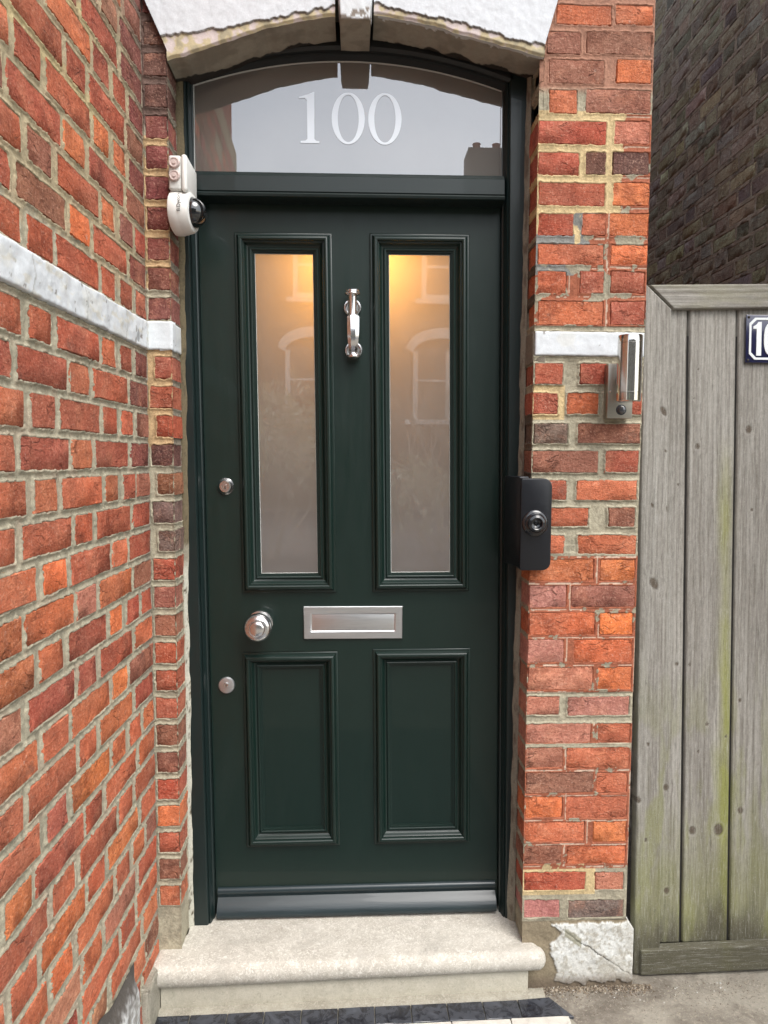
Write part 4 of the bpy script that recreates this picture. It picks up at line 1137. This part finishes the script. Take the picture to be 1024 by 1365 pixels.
for cx in (1.122+.060, 1.122+.130):
    bm = bmesh.new()
    n_ = 40
    def sup(rx, rz): return [(cx+rx*math.copysign(abs(math.cos(t))**.75, math.cos(t)), 1.691+rz*math.copysign(abs(math.sin(t))**.75, math.sin(t))) for t in np.linspace(0, 2*PI, n_, endpoint=False)]
    A, B = sup(.029, .048), sup(.0145, .034)
    V = [(x, .0040, z) for x, z in A]+[(x, .0040, z) for x, z in B]+[(x, .0062, z) for x, z in A]+[(x, .0062, z) for x, z in B]
    vs = [bm.verts.new(gy(*v)) for v in V]
    for k in range(n_):
        q = (k+1) % n_
        for fc in ((k, q, n_+q, n_+k), (k, 2*n_+k, 2*n_+q, q), (n_+k, n_+q, 3*n_+q, 3*n_+k)): bm.faces.new([vs[i] for i in fc])
    link('figure', bm_mesh('figure', bm), ENW, np_)
for a, b in ((1.109, 1.7515), (1.109, 1.6315), (1.380, 1.7515), (1.380, 1.6315)):
    x_, y_, z_ = gy(a, .0065, b)
    link('screw', lathe('screw', [(0, .0035), (.002, .0034), (.0035, .002), (.004, 0)], 16), DARK, np_, (x_, y_, z_))

# =================================================================== NEIGHBOUR'S FLANK WALL
fw = empty('brick_wall', (1.68, 1.6, ZG)); tag(fw, 'dark sooty stock brick side wall of the next house, rising behind the gate', 'brick wall')
NF = Face(1.67, 0, (0, 1), (-1, 0))
FP = {'a': (.37, .345, .25), 'b': (.45, .41, .28), 'c': (.50, .45, .30), 'd': (.25, .235, .19), 'e': (.32, .265, .19), 'f': (.40, .385, .32)}
cnt = 0; prots = []
for r in range(30):
    z0 = 1.93+.0755*r; t = r % 2; u = .93+(.0 if t else .07)
    lim = 2.32
    while u < lim:
        L = .200 if t else .095; t = 1-t
        # only the part of each course that rises above the gate and stays inside the picture
        if cnt < 285:
            zr = (z0-1.35)/(u+1.878)
            if zr < .78:
                place_brick(NF, u, u+L, z0, z0+.060+rnd.uniform(-.002, .002), .03, jit(FP[rnd.choice('aabbcdef')], .15), fw, proud=rnd.uniform(-.001, .0015), mat=BRS); cnt += 1
        u += L+.012
def inr(a, b, z): return any(r[0]-.01 < (a+b)/2 < r[1]+.01 and r[2]-.02 < z+.03 < r[3]+.02 for r in NF.rects)
def colN(U, Z, S, n1, n2):
    c = np.zeros(U.shape+(3,)); c[:] = (.56, .53, .43)
    return lerp(c, (.09, .08, .066), sstep(.0, .25, n2)*.7)
explicit = list(NF.rects)
brick_stuff('bricks', NF, -.40, 5.0, -.1, 6.0, .01, fw, 1.93-.0755*26, lambda: jit(FP[rnd.choice('aabbcdef')], .15), skip=inr)
NF.rects = explicit
mortar('mortar', NF, .90, 2.35, 1.88, 4.20, .005, colN, lambda U, Z: np.full(U.shape, .0005), fw, 71, rag=.006)
link('wall_core', boxmesh('wall_core', 1.678, 1.95, -.45, 9., ZG, 6.2), mat_plain('old sooty mortar', (.15, .135, .105), .95, sc=30, var=.4, bd=.003, bs=.6), fw)

# plain house masonry closing the view, unseen upper part cut low for sky light
BRW = mat_plain('distant red brickwork', (.30, .09, .05), .9, sc=8, var=.35, bd=.003, bs=.5)
hs_ = empty('house', (-2, 3, ZG)); tag(hs_, 'red brick house around the green front door, its unseen upper walls cut low for sky light', 'house')
link('unseen_upper_wall', boxmesh('unseen_upper_wall', -3.5, .766, .02, 8., 2.855, 4.4), BRW, hs_)
link('side_wall', boxmesh('side_wall', .70, .766, .34, 8., ZG, 2.853), BRW, hs_)
link('bay_wall', boxmesh('bay_wall', -3.5, -.80, -1.49, 8., ZG, 4.6), BRW, hs_)
link('bay_upper_wall', boxmesh('bay_upper_wall', -.798, -.60, -1.49, .018, 2.845, 4.4), BRW, hs_)

# =================================================================== FIXTURES
# junction box on the left reveal
jb = empty('junction_box', (-.455, -.005, 2.06)); tag(jb, 'pale grey square electrical junction box with two rubber grommets, above the dome camera', 'junction box')
def jbox(x0, x1, y0, y1, z0, z1, bev): return boxmesh('box_body', x0, x1, y0, y1, z0, z1, bev, 3)
link('box_body', jbox(-.4600, -.4285, -.042, .070, 2.012, 2.096, .006), GREYP, jb)
link('box_lid', jbox(-.4280, -.4140, -.045, .073, 2.010, 2.098, .006), WHITEP, jb)
for z in (2.076, 2.045):
    link('grommet', lathe('grommet', [(0, .0085), (.004, .0085), (.0045, .006), (.0085, .006), (.0105, .0075), (.012, .0070), (.0135, .003), (.014, 0)], 28), PINKP, jb, (-.4445, -.0415, z))
jb.rotation_euler = (0, 0, 0)
# dome camera
dc = empty('security_camera', (-.468, .0, 1.970)); tag(dc, 'white dome security camera with black glass on the left reveal, below the junction box', 'security camera')
R3 = Matrix.Rotation(math.radians(-7), 4, 'Z')
def dparts(name, prof, mat, seg=44):
    me = lathe(name, prof, seg, 'X'); me.transform(R3); me.transform(Matrix.Scale(.93, 4)); return link(name, me, mat, dc, (-.458, .005, 1.970))
dparts('camera_base', [(0, .0), (.054, .0), (.0580, .003), (.0590, .010), (.0590, .022), (.0575, .026), (.0570, .030), (.053, .048), (.0495, .0535), (.041, .0555), (.039, .0545)], WHITEP)
dparts('lens_dome', [(.0395, .052)]+[(.0385*math.cos(a), .055+.036*math.sin(a)) for a in np.linspace(0, PI/2, 12)], DOME)
# tiny lettering on the shell
tc_ = bpy.data.curves.new('maker_mark', 'FONT'); tc_.body = 'B:Dycon'; tc_.size = .0125; tc_.extrude = .0002
to = bpy.data.objects.new('tmp', tc_); COL.objects.link(to); bpy.context.view_layer.update()
tm = bpy.data.meshes.new_from_object(to); bpy.data.objects.remove(to)
tmo = link('maker_mark', tm, DARK, dc)
tmo.rotation_euler = (PI/2, -PI/2, 0); tmo.location = Vector((-.4300, -.0525, 1.957))-Vector((-.468, .0, 1.970))

# doorbell on the corner of the right pier
db = empty('doorbell', (.47, -.01, 1.06)); tag(db, 'black battery doorbell with round button, wedge mounted on the corner of the right pier', 'doorbell')
def bell_prism(x0, x1, z0, z1, rl, rr, y0, y1, bev):
    P_ = []
    for cx, cz, r, a0 in ((x1-rr, z0+rr, rr, -90), (x1-rr, z1-rr, rr, 0), (x0+rl, z1-rl, rl, 90), (x0+rl, z0+rl, rl, 180)):
        for a in np.linspace(a0, a0+90, 7 if r > .005 else 2): P_.append((cx+r*math.cos(math.radians(a)), cz+r*math.sin(math.radians(a))))
    return P_
P_ = bell_prism(.4385, .5205, 1.057, 1.300, .004, .022, 0, 0, 0)
link('bell_body', prism('bell_body', P_, -.040, .004, .0025, 2), BLACKP, db)
wedge = [(.4385-.0005, -.039), (.4385-.0005, .012), (.452, .030), (.4135, .062), (.4115, .050)]
link('mounting_wedge', prism('mounting_wedge', [(.4375, -.037), (.4375, .004), (.4695, .004), (.4695, .070), (.4195, .070), (.4165, .060)], 1.064, 1.304, .003, 2, plane='XY'), BLACKP, db)
link('bell_button', lathe('bell_button', [(0, .012), (.0035, .0125), (.0050, .0105), (.0070, .0100), (.0115, .0120), (.0135, .0210), (.0160, .0225), (.0215, .0200), (.0245, .0130), (.0265, .0115), (.0275, .0085), (.0310, .0075), (.0340, .0045), (.0350, 0)], 48), mat_plain('glossy black plastic', (.010, .011, .013), .16, bs=0, coat=.5), db, (.4765, -.040, 1.183))

# wall light
wlg = empty('wall_light', (.70, -.03, 1.45)); tag(wlg, 'stainless steel cylinder wall light with a motion sensor on the right pier', 'wall light')
link('back_plate', boxmesh('back_plate', .664, .731, -.030, -.001, 1.458, 1.600, .0015, 2), mat_plain('brushed nickel plate', (.42, .40, .35), .38, 1., sc=60, var=.1, stretch=(1, 1, 10)), wlg)
link('lamp_body', lathe('lamp_body', [(0, -.0005), (.027, -.0005), (.0300, .002), (.0303, .0215), (.0296, .022), (.0296, .0228), (.0303, .0233), (.0303, .1445), (.0296, .145), (.0296, .1458), (.0303, .1463), (.0300, .1630), (.0285, .1655), (.0265, .166), (.026, .150), (0, .150)], 64, 'Z'), STEEL, wlg, (.697, -.088, 1.497))
link('bracket', boxmesh('bracket', .683, .711, -.062, -.029, 1.555, 1.600, .002), STEEL, wlg)
se = link('motion_sensor', lathe('motion_sensor', [(0, .0105), (.004, .0102), (.008, .0085), (.0105, .0045), (.0112, .001), (.0135, .0012), (.014, 0)], 32), mat_plain('dark sensor lens', (.05, .055, .065), .12, bs=0, coat=1), wlg, (.701, -.030, 1.4805))
for x in (.6705, .7245):
    link('screw', lathe('screw', [(0, .0035), (.0015, .0035), (.0028, .002), (.003, 0)], 14), CHROME, wlg, (x, -.030, 1.527))

# =================================================================== ACROSS THE STREET (seen only as reflections)
STOCKB = mat_plain('yellow stock brickwork', (.17, .145, .115), .9, sc=8, var=.3, bd=.003, bs=.5)
oh = empty('terraced_house', (0, -20, ZG)); tag(oh, 'terraced brick house across the street, mirrored in the door glass with white arched windows', 'house')
YH = -19.0
link('wall', boxmesh('wall', -13, 13, YH-6, YH, ZG, 8.3), STOCKB, oh)
ROOF = mat_plain('grey slate', (.09, .09, .10), .6, sc=4, var=.3)
link('roof', prism('roof', [(YH-6, 8.3), (YH+.25, 8.3), (YH+.25, 8.42), (YH-3, 9.9), (YH-6, 8.42)], -13.1, 13.1, plane='YZ'), ROOF, oh)
WTRIM = mat_plain('white window paint', (.78, .78, .75), .5, bs=0)
WG = mat_clear('window glass', (.05, .05, .05))
for i in range(-3, 4):
    xc = -1.15+3.75*i
    wf = link('window', sweep_rect('window', xc-.62, xc+.62, 6.0, 7.85, [(0, .0), (0, .08), (.14, .08), (.14, .0)], 0, lambda x, y, z: (x, YH-y+.0, z)), WTRIM, oh)
    link('sash_bar', boxmesh('sash_bar', xc-.5, xc+.5, YH+.01, YH+.06, 6.9, 6.98), WTRIM, wf)
    link('sill', boxmesh('sill', xc-.8, xc+.8, YH, YH+.2, 5.86, 6.0), WTRIM, wf)
    link('pane', boxmesh('pane', xc-.5, xc+.5, YH+.001, YH+.02, 6.1, 7.75), WG, wf)
    arcp = [(xc-1.05, 4.55)]+[(xc+1.05*math.cos(a), 4.55+.62*math.sin(a)) for a in np.linspace(PI*.93, PI*.07, 14)]+[(xc+1.05, 4.55), (xc+.85, 4.45)]+[(xc+.85*math.cos(a), 4.45+.42*math.sin(a)) for a in np.linspace(.05*PI, .95*PI, 14)]+[(xc-.85, 4.45)]
    wf = link('window', prism('window', arcp, YH, YH+.18), WTRIM, oh)
    for dx in (-.85, .12, .75): link('mullion', boxmesh('mullion', xc+dx, xc+dx+.14, YH, YH+.12, 2.5, 4.5), WTRIM, wf)
    link('sash_bar', boxmesh('sash_bar', xc-.8, xc+.8, YH+.01, YH+.08, 3.62, 3.68), WTRIM, wf)
    link('sill', boxmesh('sill', xc-1.1, xc+1.1, YH, YH+.25, 2.36, 2.5), WTRIM, wf)
    link('pane', boxmesh('pane', xc-.78, xc+.78, YH+.002, YH+.03, 2.5, 4.6), WG, wf)
ch = link('chimney', boxmesh('chimney', 3.4, 4.7, YH-1.5, YH-.6, 8.5, 10.6), STOCKB, oh)
for x in (3.7, 4.3): link('chimney_pot', lathe('chimney_pot', [(.13, 0), (.11, .22), (.13, .26)], 12, 'Z'), BRW, ch, (x, YH-1, 10.6))
ae = link('aerial', boxmesh('aerial', 4.95, 4.98, YH-1, YH-.97, 10, 13.0), ROOF, oh)
for z, l in ((12.8, .5), (12.5, .7), (12.0, .4)): link('rod', boxmesh('rod', 4.96-l, 4.96+l, YH-1, YH-.98, z, z+.03), ROOF, ae)
def shrub(name, loc, Ht, R_, nb, nl, seed, label, leafcol, cat='shrub'):
    r = random.Random(seed); root = empty(name, loc); tag(root, label, cat)
    bm = bmesh.new(); tips = []
    def limb(p, d, l, rad, lev):
        q = p+d*l; s = d.orthogonal().normalized(); t = d.cross(s)
        A = [bm.verts.new(p+(s*math.cos(a)+t*math.sin(a))*rad) for a in (0, 2.09, 4.19)]; B = [bm.verts.new(q+(s*math.cos(a)+t*math.sin(a))*rad*.6) for a in (0, 2.09, 4.19)]
        for k in range(3): bm.faces.new((A[k], A[(k+1) % 3], B[(k+1) % 3], B[k]))
        tips.append(q)
        if lev > 0:
            for _ in range(3): limb(q if r.random() < .6 else p+d*l*.6, (d+Vector((r.uniform(-.8, .8), r.uniform(-.8, .8), r.uniform(-.2, .6)))).normalized(), l*r.uniform(.55, .8), rad*.55, lev-1)
    for _ in range(nb): limb(Vector((r.uniform(-.1, .1), r.uniform(-.1, .1), 0)), Vector((r.uniform(-R_, R_), r.uniform(-R_, R_), 1)).normalized(), Ht*.34, .035, 4)
    link('branches', bm_mesh('branches', bm, smooth=False), mat_plain('bark', (.36, .33, .28), .9), root, loc)
    V = []; F = []
    for i in range(nl):
        c = r.choice(tips)+Vector((r.gauss(0, .12), r.gauss(0, .12), r.gauss(0, .12))); a = Vector((r.gauss(0, 1), r.gauss(0, 1), r.gauss(0, 1))).normalized(); b = a.orthogonal().normalized()
        s = r.uniform(.03, .07); n0 = len(V); V += [c-a*s, c+b*s*.45, c+a*s, c-b*s*.45]; F.append((n0, n0+1, n0+2, n0+3))
    if nl:
        me = bpy.data.meshes.new('leaves'); me.from_pydata([tuple(v) for v in V], [], F); link('leaves', me, mat_plain('leaf '+name, leafcol, .5), root, loc)
shrub('bare_tree', (1.45, -9.0, ZG), 4.0, .5, 5, 0, 3, 'bare branched tree across the path, mirrored in the right door pane', (.1, .1, .1), 'tree')
shrub('leafy_shrub', (-1.15, -8.0, ZG), 2.9, .8, 5, 2600, 8, 'leafy shrub with pale leaves, mirrored in the left door pane', (.50, .53, .40))
shrub('leafy_shrub', (1.25, -7.0, ZG), 1.7, .9, 4, 1500, 12, 'low pale leaved shrub, mirrored at the foot of the right door pane', (.48, .50, .38))
